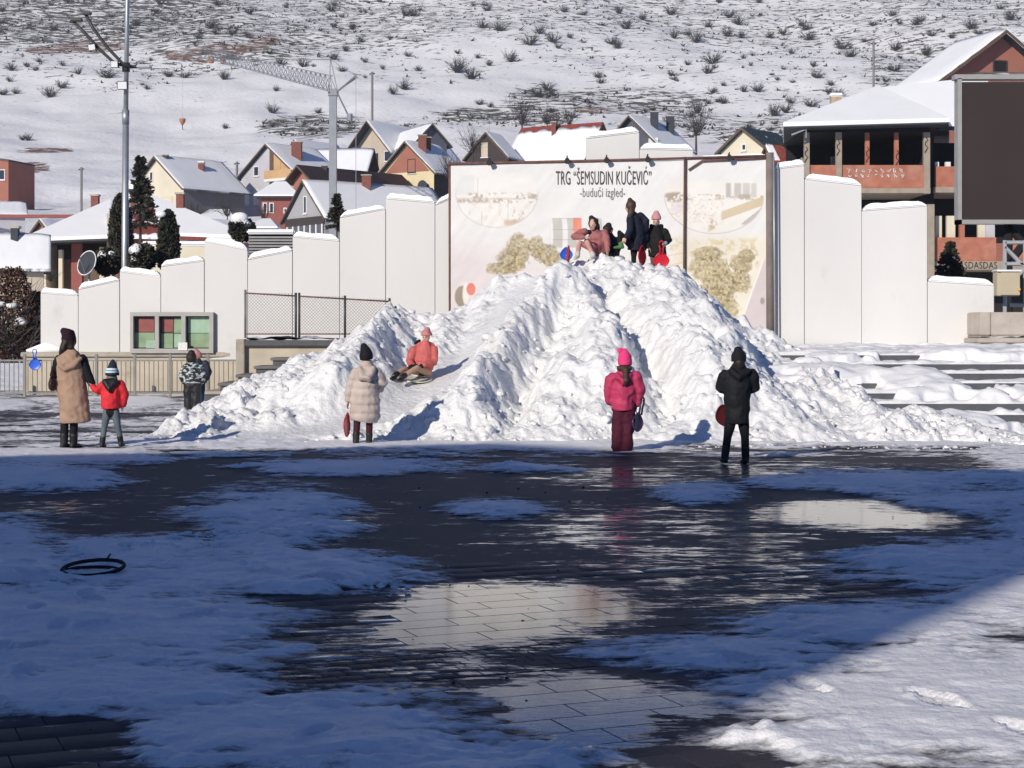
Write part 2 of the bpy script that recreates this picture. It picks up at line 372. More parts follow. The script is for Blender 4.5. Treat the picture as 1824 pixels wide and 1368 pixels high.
for k in range(16):                                   # boot prints pressed into the cover
    q = G(rf.uniform(-100, 1900), rf.uniform(860, 1340)); a = rf.uniform(-.9, .9)+(3.14 if rf.random() < .4 else 0); ux, uy = math.sin(a), math.cos(a)
    for i in range(11):
        fx, fy = q.x+ux*.58*i+uy*.1*(1 if i % 2 else -1), q.y+uy*.58*i-ux*.1*(1 if i % 2 else -1)
        if not 4.6 < fy < 22: continue
        m_ = (np.abs(D-fy) < .35) & (np.abs(X-fx) < .35); r0 = np.argmax(m_.any(1)); r1 = len(m_)-np.argmax(m_.any(1)[::-1])
        xx, dd2 = X[r0:r1]-fx, D[r0:r1]-fy; lu = xx*ux+dd2*uy; lw = xx*uy-dd2*ux; e_ = (lu/.135)**2+(lw/.055)**2
        Z[r0:r1] += th[r0:r1]*(-.020*sstep(1.15, .7, e_)+.007*np.exp(-((e_-1.5)/.5)**2))
slush = bpy.data.materials.new('trodden_snow'); slush.use_nodes = True; MATS['trodden_snow'] = slush; nt = slush.node_tree; b = nt.nodes['Principled BSDF']; Lk = nt.links.new
geo = nt.nodes.new('ShaderNodeNewGeometry'); at = nt.nodes.new('ShaderNodeAttribute'); at.attribute_name = 'cov'
mp = nt.nodes.new('ShaderNodeMapping'); mp.inputs['Scale'].default_value = (.7, 1.5, 1); Lk(geo.outputs['Position'], mp.inputs[0])
e1 = tex(nt, mp.outputs[0], 5, 9, .72); e2 = tex(nt, geo.outputs['Position'], 1.6, 6, .6)
al = mrange(nt, math2(nt, 'ADD', at.outputs['Fac'], math2(nt, 'MULTIPLY', math2(nt, 'SUBTRACT', e1, .5), 2.4)), -.10, .42)
c1 = mixc(nt, mrange(nt, e2, .35, .7), (.88, .88, .90), (.76, .76, .785)); c1 = mixc(nt, mrange(nt, e1, .62, .75), c1, (.62, .60, .61))
Lk(c1, b.inputs['Base Color']); Lk(al, b.inputs['Alpha']); b.inputs['Roughness'].default_value = .5; b.inputs['Specular IOR Level'].default_value = .3
bp = nt.nodes.new('ShaderNodeBump'); bp.inputs['Strength'].default_value = .7; bp.inputs['Distance'].default_value = .03; Lk(tex(nt, geo.outputs['Position'], 9, 8, .65), bp.inputs['Height']); Lk(bp.outputs[0], b.inputs['Normal'])
gs = grid_mesh('ground_snow', X, D, Z, slush, keep=(cv > -.48), attrs={'cov': cv}); kind(gs, 'stuff', 'trodden patchy snow lying on the plaza paving'); gs['category'] = 'snow'
# snow on the stage and its steps
xs = np.linspace(3.2, 17, 420); ds = np.linspace(25.7, 40.6, 330); D, X = np.meshgrid(ds, xs, indexing='ij')
def stairz(d): return np.clip(np.floor((d-D0)/TR)+1, 0, 8)*RS
sm = sum(stairz(D+k) for k in (-.16, -.08, 0, .08, .16))/5
n_ = fbm(X*.75, D*1.3, 61, 4, .55)-.5
cl = np.clip(1-worley(X*1.7, D*2.1, 63)*1.1, 0, 1)
ramp = np.clip(RS*((D-D0)/TR+1), 0, 8*RS); cvr = sstep(.0, .10, n_+(fbm(X*3, D*3, 69, 3)-.5)*.25)
Z = stairz(D-.05)+.025+.10*np.maximum(fbm(X*2.4, D*3, 67, 3)-.38, -.2)
Z = Z*(1-cvr)+(ramp+.02+n_*.3+cl*.07)*cvr
Z = np.where(D > D0+8*TR, np.maximum(Z, STZ+.04+.06*fbm(X*2, D*2, 5, 3)), Z)
ss = grid_mesh('steps_snow', X, D, Z, snow, keep=(Z > stairz(D)-.08)); kind(ss, 'stuff', 'lumpy snow lying over the granite steps and stage'); ss['category'] = 'snow'
# ---------------------------------------------------------------- the snow heap
CR = [(300,775,30,26.2),(350,752,30.5,26),(400,706,31,25.6),(470,676,31.5,25),(560,634,32,24.6),(640,602,32.5,24.5),(690,572,33,24.4),(780,563,33.5,24.4),(830,552,33.5,24.4),(900,500,33.5,24.4),(960,480,33,24.4),
      (1010,480,33,24.4),(1060,462,33,24.4),(1100,460,33,24.3),(1130,474,33,24.3),(1200,486,33,24.2),(1240,526,32.5,24.2),(1310,578,32,24.2),(1370,608,31.5,24.2),(1430,628,30.5,24.2),(1480,660,28.5,24.1),
      (1510,700,27,24.1),(1560,722,26.2,24),(1680,752,25.3,23.9),(1824,777,24.8,23.8),(2050,786,24.5,23.8),(2400,790,24.3,23.7)]
cX = np.array([P(a, b_, c_).x for a, b_, c_, e in CR]); cZ = np.array([P(a, b_, c_).z for a, b_, c_, e in CR]); cD = np.array([c[2] for c in CR]); cF = np.array([c[3] for c in CR])
def S2(l): return [((a-CX)*d/F, d) for a, d in l]
LANE = S2([(950,32.6),(885,30.6),(800,28.6),(725,26.6),(590,25.4),(440,24.9)])
RIDGES = [(S2([(1000,31),(930,29),(875,27.4),(845,26.2),(815,25.3)]), .42, .55), (S2([(700,32.5),(665,30.5),(640,28.5),(600,27)]), .45, .5), (S2([(1040,30.5),(1075,28),(1060,26.2)]), .35, .6),
          (S2([(1210,31),(1270,28.5),(1300,26)]), .4, .8), (S2([(1060,32.7),(1220,32.6)]), .22, .5), (S2([(480,28),(560,27)]), .12, .6)]
GULLY = [(S2([(1010,30),(955,28),(925,26.6),(900,25.2),(890,24.4)]), .38, .36), (S2([(1060,31),(1120,29),(1165,27),(1190,25.5)]), .5, .3), (S2([(745,31),(700,29)]), .25, .3), (S2([(1100,31.2),(1240,31.2)]), .22, .35), (S2([(1340,30),(1400,27)]), .2, .4)]
def heap_h(x, d, detail=True):
    x = np.asarray(x, float); d = np.asarray(d, float)
    zc = np.interp(x, cX, cZ); dc = np.interp(x, cX, cD); df = np.interp(x, cX, cF)
    wob = (fbm(x*.6, d*.6, 71, 3)-.5); t = (d-df+wob*.5)/(dc-df)
    front = np.sign(t)*np.abs(t)**.86; front = np.where(t < 0, t*2.2, front)
    back = 1-((d-dc)/3.4)**1.3 if np.ndim(d) == 0 and d > dc else 1-np.clip((d-dc)/3.4, 0, 9)**1.3
    zc = np.maximum(zc, .0); h = zc*np.where(t < 1, front, back)-.12*sstep(.12, .0, zc); body = sstep(0, .18, t)*sstep(1.9, 1.1, t)*sstep(.12, .6, zc)
    for l, a, w in RIDGES: h = h+body*a*np.exp(-(polydist(x, d, l)/w)**2)*np.where(t > .9, .4, 1)
    for l, a, w in GULLY: h = h-body*a*np.exp(-(polydist(x, d, l)/w)**2)*np.where(t > .9, .3, 1)
    ln = np.exp(-(polydist(x, d, LANE)/.74)**4); h = h-.14*ln*body
    if detail:
        rough = (1-.93*ln)*(.25+.75*sstep(0, .1, t)); wx = x+.12*(fbm(x*3, d*3, 81, 2)-.5); wd = d+.2*(fbm(x*3, d*2, 83, 2)-.5)
        big = np.clip(1-worley(wx/.85, wd/1.5, 85), 0, 1); mid = np.clip(1-worley(wx/.36, wd/.62, 87), 0, 1); sml = np.clip(1-worley(wx/.15, wd/.25, 89), 0, 1)
        k = sstep(.35, .7, fbm(x*.7, d*.5, 91, 3)); amp = sstep(.03, .35, zc)*.85+.15
        h = h+rough*amp*((big-.45)*.26+(mid-.45)*(.10+.09*k)+(sml-.4)*(.04+.06*k)+(.5-np.abs(fbm(x*3.1+d*1.7, d*2.2-x*.9, 97, 4, .6)-.5)*4)*.045+(fbm(x*2.2, d*1.4, 93, 4)-.5)*.24)
        h = h+((fbm(x*7, d*4.5, 95, 4, .65)-.5)*.10+(.5-np.abs(fbm(x*6+d*2, d*3.5, 99, 3)-.5)*4)*.03)*(1-.85*ln)
    return h
xs = np.arange(-7.2, 15.5, .033); ds = np.concatenate([np.arange(23.4, 34.2, .036), np.arange(34.2, 38.4, .12)])
D, X = np.meshgrid(ds, xs, indexing='ij'); HH = heap_h(X, D)
heap_m = mat('heap_snow', (.76, .765, .77), .6, .05, 1.4, .6, 12, .2, col2=(.56, .545, .525), c2amt=(.58, .78), c2scale=1.3, bdist=.05)
heap = grid_mesh('snow_heap', X, D, HH, heap_m, keep=(HH > -.03)); tag(heap, 'tall ploughed heap of lumpy white snow with a smooth slide track', 'snow heap')
def hz(x, d): return float(heap_h(np.array([x]), np.array([d]))[0])
# clods: loose lumps on the heap and along its foot
ico = bmesh.new(); bmesh.ops.create_icosphere(ico, subdivisions=2, radius=1); ico.verts.ensure_lookup_table()
iv = np.array([v.co[:] for v in ico.verts]); ifc = np.array([[v.index for v in f.verts] for f in ico.faces]); ico.free()
def clods(name, pts, rad, m, parent=None, sink=.62):
    n = len(pts); k = len(iv); vs = np.zeros((n, k, 3))
    for i in range(n):
        sc3 = rad[i]*np.array([1, 1, .8])*(.7+.6*np.random.rand(3)); v = iv*sc3
        q = np.random.rand(3)*9; v = v*(1+1.0*(vnoise(iv[:, 0]*2.3+q[0]+iv[:, 2]*1.7, iv[:, 1]*2.3+q[1]-iv[:, 2]*1.3, i)-.5))[:, None]
        a = random.random()*6.28; c_, s_ = math.cos(a), math.sin(a); w = v.copy(); w[:, 0] = v[:, 0]*c_-v[:, 1]*s_; w[:, 1] = v[:, 0]*s_+v[:, 1]*c_
        vs[i] = w+pts[i]+[0, 0, rad[i]*(.8-sink*2)]
    f = (ifc[None]+np.arange(n)[:, None, None]*k).reshape(-1, 3)
    return np_mesh(name, vs.reshape(-1, 3), f, m, parent)
N = 1900; cx_ = np.random.uniform(-5.4, 8.5, N); t_ = np.random.rand(N)**1.25
d_ = np.interp(cx_, cX, cF)+t_*(np.interp(cx_, cX, cD)-np.interp(cx_, cX, cF)); kp = (polydist(cx_, d_, LANE) > .75) & (np.random.rand(N) < .35+.65*sstep(.35, .6, fbm(cx_*.8, d_*.6, 7, 2)))
cx_, d_ = cx_[kp], d_[kp]; rr = .02+.09*np.random.rand(len(cx_))**4
o = clods('clods', np.stack([cx_, d_, heap_h(cx_, d_)], 1), rr, heap_m, heap); o['kind'] = 'stuff'
N = 900; cx_ = np.random.uniform(-6.5, 11, N); d_ = np.interp(cx_, cX, cF)-.35+np.random.randn(N)*.3; rr = .012+.055*np.random.rand(N)**4
o = clods('loose_clods', np.stack([cx_, d_, np.maximum(heap_h(cx_, d_), .0)], 1), rr, heap_m); kind(o, 'stuff', 'loose snow clods strewn along the foot of the heap'); o['category'] = 'snow'
# crumbs of ploughed snow in the trodden cover
cl_ = []
for (a0, b0, a1, b1, sp, n_) in ((110,992,420,975,10,90),(300,962,440,955,5,40),(420,1010,720,1050,12,110),(-40,1010,160,1040,14,40)):
    for _ in range(n_):
        t = random.random(); q = G(a0+(a1-a0)*t+random.gauss(0, 8), b0+(b1-b0)*t+random.gauss(0, sp)*.6); cl_.append((q.x, q.y, .028))
cl_ = np.array(cl_); o = clods('snow_crumbs', cl_, .005+.022*np.random.rand(len(cl_))**2.5, snow, sink=.45); kind(o, 'stuff', 'small broken crumbs of snow on the trodden plaza snow'); o['category'] = 'snow'
# ================================================================ BUILT THINGS ROUND THE PLAZA
# ---------------------------------------------------------------- the building behind the viewer that shades the plaza
plaster = mat('ochre_plaster', (.45, .36, .25), .85, .1, 1, .2, 20)
tile_red = mat('red_roof_tile', (.30, .075, .05), .8, .25, 3, .3, 20)
hb = empty('building', (-19, -6, 0), 'gabled town building behind the viewer that shades the plaza', 'building')
pf = [(-31,-6,-.1),(-7.3,-6,-.1),(-7.3,-6,11.6),(-18.7,-6,14.5),(-31,-6,11.25)]
MB().prism(pf, (-8.75,-14,0)).build('wall', plaster, hb)
MB().prism([(-7.0,-5.7,11.52),(-18.7,-5.7,14.52),(-31.3,-5.7,11.17),(-31.3,-5.7,11.47),(-18.7,-5.7,14.82),(-7.0,-5.7,11.78)], (-9.1,-14.6,0)).build('roof', tile_red, hb)
for r_ in range(3):
    for c_ in range(6):
        x = -29+c_*3.6; z = 1.2+r_*2.6
        w = MB().box((x,-6.05,z), (x+1.3,-5.97,z+1.5)).build('window', white_frame, hb); MB().box((x+.08,-5.99,z+.08), (x+1.22,-5.955,z+1.42)).build('pane', glass_dark, w)

# ---------------------------------------------------------------- stepped white wall
def dw(px): return 44-(px-70)/1700*4.0
wall = empty('white_wall', (0, 42, 1), 'long stepped white plastered wall of tall slanting panels capped with snow', 'wall')
PAN = [(72,139.5,522,527),(139.5,213,516,500),(213,286.5,484,494),(286.5,364,475,465),(364,441,430,446),(441,521,463,447),(521,605,422,430),(605,687,388,373),(687,775,354,362),(775,858,366,330),(858,950,318,300),(950,1044,292,288),
       (1044,1139,247,236),(1139,1235,266,268),(1235,1376,290,284),(1376,1433,302,295),(1433,1535,319,331),(1535,1652,376,367),(1652,1771,501,509)]
for i, (a, b_, ya, yb) in enumerate(PAN):
    off = (.0 if i % 2 else .02); g = .006
    A = P(a, ya, dw(a)+off); B = P(b_, yb, dw(b_)+off); A.x += g; B.x -= g; zb = .9
    MB().prism([(A.x,A.y,zb),(B.x,B.y,zb),B,A], (0,.26,0)).build('panel', white_paint, wall, bevel=.008)
    t = .15; n = 9; poly = []; rnd = random.Random(i)
    for k in range(n+1):
        f = k/n; e = min(1, min(f, 1-f)*9); q = A.lerp(B, f); poly.append(Vector((q.x+(.0 if 0 < k < n else (-.02 if k == 0 else .02)), q.y-.05, q.z+t*(e**.5)*(.85+.3*rnd.random())+.004)))
    poly = [Vector((A.x-.015, A.y-.05, A.z+.004)), Vector((B.x+.015, B.y-.05, B.z+.004))]+poly[::-1][1:-1]
    MB().prism(poly, (0,.37,0)).build('snow_cap', snow_roof, wall, smooth=False, bevel=.03)
# ---------------------------------------------------------------- banner
bd0, bd1 = 42.08, 40.74
def bpt(px, py): return P(px, py, bd0+(bd1-bd0)*(px-803)/565)
ban = empty('banner', bpt(1085, 600), 'huge printed vinyl banner in a tube frame on the white wall', 'banner')
nu, nv = 680, 400
us = np.linspace(803, 1369, nu); vs_ = np.linspace(0, 1, nv); VV, UU = np.meshgrid(vs_, us, indexing='ij')
top = np.interp(UU, [803,1219,1222,1369], [292,285,281,281]); yy = top+(606-top)*VV
dd_ = bd0+(bd1-bd0)*(UU-803)/565
wr = (fbm(UU/60, VV*9, 101, 3)-.5)*.05+(fbm(UU/25+VV*9, VV*3, 103, 3)-.5)*.035+.02*np.sin((UU-803)/26+4*VV)*np.exp(-VV*7)
BX = (UU-CX)*dd_/F; BZ = CAMH-(yy-CY)*dd_/F; BY = dd_+wr*.36
N1 = fbm(UU/9, yy/9, 111, 4, .6); N2 = fbm(UU/3.5, yy/3.5, 113, 3, .6); N3 = fbm(UU/40, yy/40, 115, 3)
col = np.ones((nv, nu, 3))*np.array([.67, .67, .665])
def lay(m, c): 
    global col
    m = np.clip(m, 0, 1)[..., None]; col = col*(1-m)+np.array(c)*m if not isinstance(c, np.ndarray) else col*(1-m)+c*m
def el(cx, cy, rx, ry, soft=.15): return sstep(1+soft, 1-soft, np.hypot((UU-cx)/rx, (yy-cy)/ry))
def bx(x0, x1, y0, y1, s=1.2): return sstep(x0-s, x0+s, UU)*sstep(x1+s, x1-s, UU)*sstep(y0-s, y0+s, yy)*sstep(y1+s, y1-s, yy)
lay(sstep(395, 470, yy+(UU-803)*-.12)*sstep(1010, 930, UU)*.8, (.63, .565, .58))
lay(sstep(430, 470, yy)*sstep(930, 1010, UU)*sstep(1240, 1180, UU)*.35, (.62, .58, .52))
lay(sstep(405, 440, yy)*sstep(1175, 1215, UU)*.75, (.66, .60, .46))
# round picture, left: lawns, lamp posts, a row of trees
inn = el(885, 345, 73, 60, .03)*sstep(303, 312, yy)
lay(inn*.7, (.72, .70, .67)); lay(inn*bx(812, 845, 312, 347)*.5, (.56, .60, .60))
lay(inn*sstep(.5, .62, N1)*bx(812, 960, 344, 361, 3)*.8, (.33, .28, .19)); lay(inn*bx(812, 930, 352, 356, .8)*.5, (.5, .38, .36))
lay(inn*bx(898, 930, 392, 402, 3)*.8, (.48, .36, .22)); lay(inn*sstep(.6, .7, N2)*bx(905, 945, 372, 395, 3)*.7, (.45, .37, .24)); lay(inn*sstep(.58, .7, N1)*bx(812, 960, 360, 402, 3)*.4, (.58, .48, .42))
for lx, l0, l1 in ((851,316,352),(858,376,402),(905,355,395)): lay(inn*bx(lx-.5, lx+.5, l0, l1, .7)*.8, (.42, .40, .38))
ring = np.exp(-((np.hypot((UU-885)/73, (yy-345)/60)-1)/.014)**2)*sstep(330, 350, yy); lay(ring*.7, (.52, .45, .42))
# round picture, right
inn = el(1272, 350, 88, 66, .03)*sstep(318, 326, yy)
lay(inn*.6, (.72, .69, .63)); lay(inn*el(1203, 351, 24, 9, .3)*.85*sstep(.35, .5, N1), (.29, .23, .17)); lay(inn*sstep(.48, .6, N1)*bx(1195, 1360, 346, 356, 2)*.75, (.36, .28, .18))
for k in range(4): lay(inn*bx(1293+k*15, 1302+k*15+4*math.sin(k), 326, 352, 2)*(.75-.1*k), (.34, .32, .30))
lay(inn*sstep(4, 2, np.abs((yy-372)+(UU-1320)*.36)-5)*bx(1285, 1362, 345, 400, 2)*.8, (.50, .39, .22)); lay(inn*sstep(4, 2, np.abs((yy-384)+(UU-1345)*.8)-2)*bx(1320, 1362, 350, 400, 2)*.8, (.38, .33, .30))
lay(inn*sstep(.5, .62, N1)*el(1265, 398, 12, 13, .4)*.8, (.44, .34, .17)); lay(inn*sstep(.56, .68, N2)*bx(1190, 1290, 356, 400, 3)*.5, (.52, .42, .33)); lay(inn*bx(1195, 1225, 360, 378, 4)*.4, (.55, .47, .53))
ring = np.exp(-((np.hypot((UU-1272)/88, (yy-350)/66)-1)/.014)**2)*sstep(345, 365, yy); lay(ring*.8, (.50, .42, .40))
# building with curved piers and coloured panels
for cx_, w_ in ((992, 8), (1018, 8), (1062, 9)):
    lay(sstep(w_+1.5, w_-.5, np.abs(UU-cx_-2*np.sin((yy-390)/18)))*bx(970, 1080, 389, 441)*.85, (.42, .41, .37))
lay(bx(1021, 1036, 388, 413)*.95, (.68, .20, .13)); lay(bx(1050, 1066, 388, 402)*.9, (.22, .21, .21))
for q in (389, 409, 427): lay(bx(984, 1030, q-.4, q+.4, .8)*.7, (.2, .19, .18))
for q in (980, 1030, 1046, 1075, 1090): lay(bx(q-.4, q+.4, 392, 440, .7)*.4, (.4, .38, .36))
# printed trees
olive = np.array([.27, .215, .10])+(N2[..., None]-.45)*np.array([.8, .68, .42])
for cx_, cy_, rx_, ry_ in ((924,446,19,28),(912,464,24,20),(893,478,26,10),(955,440,14,18),(972,452,22,16),(992,464,22,12),
                           (1262,452,26,12),(1265,478,34,20),(1285,505,34,26),(1275,530,28,20),(1292,552,22,20),(1320,470,20,16),(1318,500,18,22),(1330,455,14,10)):
    lay(sstep(.34, .46, el(cx_, cy_, rx_, ry_, .5)*.5+N1*.5)*el(cx_, cy_, rx_*1.2, ry_*1.2, .3)*.82, np.clip(olive, .02, 1)*.85+np.array([.075, .065, .05]))
lay(sstep(.5, .62, N1)*bx(1190, 1350, 425, 446, 5)*.5, (.50, .41, .17)); lay(el(1335, 462, 16, 20, .4)*.6*sstep(.4, .6, N1), (.26, .20, .11))
road = sstep(0, 6, UU-(1366-(yy-440)*.36))*sstep(452, 470, yy); lay(road*.85, (.50, .44, .46)); lay(sstep(1.6, .6, np.abs(UU-(1368-(yy-440)*.36)))*sstep(455, 480, yy)*.8, (.75, .73, .70)); lay(el(1358, 536, 4, 6, .3)*.8, (.25, .2, .19))
lay(el(823, 528, 13, 19, .1)*.9, (.23, .20, .12)); lay(el(830, 524, 6, 20, .2)*.95, (.7, .68, .64)); lay(el(839, 515, 8, 11, .1)*.95, (.62, .16, .11))
for q in (1200, 1215, 1232, 1250): lay(sstep(1.5, .5, np.abs(yy-476+.2*(UU-1200)+q-1200-10))*bx(1120, 1220, 445, 490, 3)*.5, (.62, .3, .22))
col *= (1+(N3[..., None]-.5)*.10)
vinyl = attrmat('printed_vinyl', .5, .35)
grid_mesh('print', BX, BY, BZ, vinyl, ban, col=np.clip(col, .01, .9))
def text_mesh(body, px0, px1, py0, py1, place, m, parent, name, off=.03):
    cu = bpy.data.curves.new('t', 'FONT'); cu.body = body; cu.size = 1; cu.fill_mode = 'FRONT'; cu.resolution_u = 3; cu.space_character = 1.05
    o = bpy.data.objects.new('t', cu); COL.objects.link(o); bpy.context.view_layer.update()
    me = bpy.data.meshes.new_from_object(o.evaluated_get(bpy.context.evaluated_depsgraph_get())); bpy.data.objects.remove(o)
    n = len(me.vertices); co = np.zeros(n*3, np.float32); me.vertices.foreach_get('co', co); co = co.reshape(-1, 3)
    x0, x1, y0, y1 = co[:, 0].min(), co[:, 0].max(), co[:, 1].min(), co[:, 1].max()
    for i in range(n):
        q = place(px0+(co[i, 0]-x0)/(x1-x0)*(px1-px0), py1-(co[i, 1]-y0)/(y1-y0)*(py1-py0)); co[i] = (q.x, q.y-off, q.z)
    me.vertices.foreach_set('co', co.ravel()); me.update(); me.name = name
    return link(name, me, m, parent)
ink = mat('dark_ink', (.055, .052, .052), .6, .1); ink2 = mat('grey_ink', (.20, .195, .19), .6, .1)
text_mesh('TRG “ŠEMSUDIN KUČEVIĆ”', 990, 1160, 296, 329, bpt, ink, ban, 'lettering', .02); text_mesh('-budući izgled-', 1033, 1113, 333, 356, bpt, ink2, ban, 'lettering', .02)
fr = lambda pts, r, m=rust_steel: MB().tube([bpt(a, b_)+V(0, c_, 0) for a, b_, c_ in pts], r, 8).build('frame_tube', m, ban, True)
fr([(801,288,.02),(801.5,606,.02)], .035); fr([(799,292,-.03),(1080,286,-.03),(1367,278,-.03)], .032); fr([(1220,280,-.05),(1218,606,-.05)], .036, mat('brown_tube', (.10, .055, .04), .7, .4, 3)); fr([(1371,272,0),(1372,608,0)], .10, mat('weathered_post', (.20, .17, .155), .8, .2, 3)); fr([(1377,280,-.1),(1379,608,-.1)], .022, steel)
fr([(1226,303,-.05),(1250,287,-.06),(1369,281,-.04)], .025)
for q in (872, 1010, 1080, 1153, 1298):
    c_ = bpt(q, 289-(q-800)*.02)+V(0, -.14, 0); MB().tube([c_+V(0,.14,.05), c_+V(0,0,.08)], .02, 5).tube([c_+V(0,.07,.02), c_+V(0,-.09,-.06)], [.04, .075], 8).build('spot_lamp', dark_steel, ban)

# ---------------------------------------------------------------- left: low wall, railing, notice board
zt_ = P(0, 627, 43.5).z
lw = empty('retaining_wall', P(240, 700, 43.6), 'low cream concrete wall under the white wall behind the railing', 'wall')
x0, x1 = P(46, 0, 43.5).x, P(470, 0, 43.5).x
cream_c = mat('cream_concrete', (.52, .46, .37), .85, .15, 1.6, .3, 18, .2, col2=(.33, .25, .17), c2amt=(.6, .75), c2scale=1.3)
MB().box((x0, 43.3, -.02), (x1, 44.6, zt_-.13)).build('wall_body', cream_c, lw); MB().box((x0-.06, 43.22, zt_-.127), (x1, 44.6, zt_)).build('coping', concrete, lw, bevel=.02)
MB().tube([(x0-.1, 43.9, zt_+.03), (x0+.4, 43.9, zt_+.1), (x0+1.1, 43.7, zt_+.02)], [.03, .16, .03], 10).build('snow_cap', snow_roof, lw, True)
rail_m = mat('grey_railing', (.22, .215, .20), .55, .15, 5, 0, 1, .4, .3); rl = empty('railing', P(220, 698, 41.5), 'grey metal railing of upright bars in front of the cream wall', 'railing')
rd = 41.6; rz1 = P(0, 642, rd).z; rz0 = .1; rx0, rx1 = P(-60, 0, rd).x, P(436, 0, rd).x
for z_ in (rz1, rz0): MB().box((rx0, rd-.02, z_-.02), (rx1, rd+.02, z_+.02)).build('rail', rail_m, rl)
px_ = -58.
while px_ < 436:
    x = P(px_, 0, rd).x; MB().tube([(x, rd, rz0), (x, rd, rz1)], .011, 5).build('bar', rail_m, rl); px_ += 8.3
for q in (-50, 44, 112, 172, 240, 303, 370, 434):
    x = P(q, 0, rd).x; MB().box((x-.03, rd-.035, 0), (x+.03, rd+.035, rz1+.16)).build('post', rail_m, rl)
nb = empty('notice_board', P(305, 628, 43.1), 'grey three-bay glazed notice board with red and green papers on the white wall', 'notice board')
grey_alu = mat('grey_aluminium', (.38, .37, .35), .5, .1, 4, 0, 1, .4, .2); nd = 43.15
def nbx(a, b_, c_, e, y0, y1, m, name, par=nb, bevel=0): 
    A, B = P(a, e, nd), P(b_, c_, nd); return MB().box((A.x, y0, A.z), (B.x, y1, B.z)).build(name, m, par, bevel=bevel)
nbx(232, 380, 556, 629, nd+.16, nd+.22, dark_steel, 'back_panel')
for a, b_, c_, e in ((232,380,556,563),(232,380,621,629),(232,237.5,563,621),(276,283,563,621),(323,330.5,563,621),(373,380,563,621)): nbx(a, b_, c_, e, nd-.02, nd+.16, grey_alu, 'frame')
paper = {'red': mat('red_paper', (.36, .12, .11), .7, .15, 6), 'green': mat('green_paper', (.32, .45, .28), .7, .2, 4), 'mint': mat('mint_paper', (.42, .60, .46), .7, .12, 4), 'white': mat('white_paper', (.75, .75, .72), .7, .06)}
for a, b_, c_, e, k in ((245,272,566,591,'red'),(238,273,592.5,619,'green'),(287,306,568,591,'red'),(308,321,567,593,'green'),(285,306,594,620,'green'),(308,321,594.5,619,'mint'),(333,371,565,593,'mint'),(334,371,594,619,'green'),(258,274,606,620,'mint')):
    nbx(a, b_, c_, e, nd+.145+random.random()*.012, nd+.158, paper[k], 'poster')
for a, b_ in ((237.5,276),(283,323),(330.5,373)):
    gm = MATS.get('clear_glass')
    if not gm:
        gm = bpy.data.materials.new('clear_glass'); gm.use_nodes = True; MATS['clear_glass'] = gm; q = gm.node_tree; tr = q.nodes.new('ShaderNodeBsdfTransparent'); gl = q.nodes.new('ShaderNodeBsdfGlossy'); gl.inputs['Roughness'].default_value = .02
        ms = q.nodes.new('ShaderNodeMixShader'); ms.inputs[0].default_value = .06; q.links.new(tr.outputs[0], ms.inputs[1]); q.links.new(gl.outputs[0], ms.inputs[2]); q.links.new(ms.outputs[0], q.nodes['Material Output'].inputs[0])
    nbx(a, b_, 563, 621, nd+.02, nd+.026, gm, 'pane')
nbx(318, 334, 610, 624, nd-.045, nd-.022, paper['white'], 'poster'); text_mesh('OGLASI', 243, 279, 633, 639, lambda a, b_: P(a, b_, 43.22), mat('worn_brown_ink', (.30, .17, .10), .8, .4, 9), lw, 'lettering', .02) if False else None
# side stair and parapet with wire fence
st = empty('side_stair', P(430, 690, 37.5), 'short side stair of grey slabs climbing to the stage beside the snow heap', 'stairs')
slab = mat('grey_slab', (.16, .155, .15), .75, .2, 3, .2, 20)
for k, (a, y_) in enumerate(((364,697),(392,682),(424,667),(456,652),(486,637))):
    A = P(a, y_, 36.6+k*.25); B = P(580, 0, 37); zz = A.z
    MB().box((A.x, A.y, -.02), (B.x, 38.6, zz-.07)).build('riser', granite, st); MB().box((A.x-.05, A.y-.05, zz-.067), (B.x, 38.6, zz)).build('tread', slab if k else concrete, st, bevel=.012)
pp = empty('parapet', P(560, 640, 39), 'concrete parapet with dark snowy top carrying the wire fence', 'parapet')
A, B = P(440, 606, 39), P(730, 598, 39)
MB().box((A.x, 38.7, -.02), (B.x, 40, A.z-.14)).build('wall_body', cream_c, pp); MB().box((A.x-.08, 38.58, A.z-.137), (B.x, 40.0, A.z)).build('coping', granite, pp, bevel=.015)
xs = np.linspace(A.x, B.x, 90); ys = np.linspace(38.75, 40, 24); YY, XX = np.meshgrid(ys, xs, indexing='ij'); o = grid_mesh('snow_cap', XX, YY, A.z-.05+.2*fbm(XX*1.5, YY*1.5, 7, 4), snow, pp)
C = P(432, 604, 38.9); MB().box((C.x-.1, 38.55, .0), (C.x+.1, 38.95, C.z)).build('pillar', concrete, pp, bevel=.015)
wf = empty('wire_fence', P(565, 596, 38.9), 'rusty framed chain-link fence on the parapet before the white wall', 'fence')
wire = mat('fence_wire', (.20, .19, .18), .6, .2, 8, 0, 1, .4, .4); fpx = [437, 530, 614.5, 694]; fd = 38.95
def ftop(q): return 522+(q-437)/257*15
for i, q in enumerate(fpx):
    for dq in ((0,) if i in (0, 2, 3) else (-3, 3)):
        A = P(q+dq, 602, fd); B = P(q+dq, ftop(q)-6, fd); MB().tube([A, B], .028, 6).build('post', dark_steel if i else rail_m, wf, True)
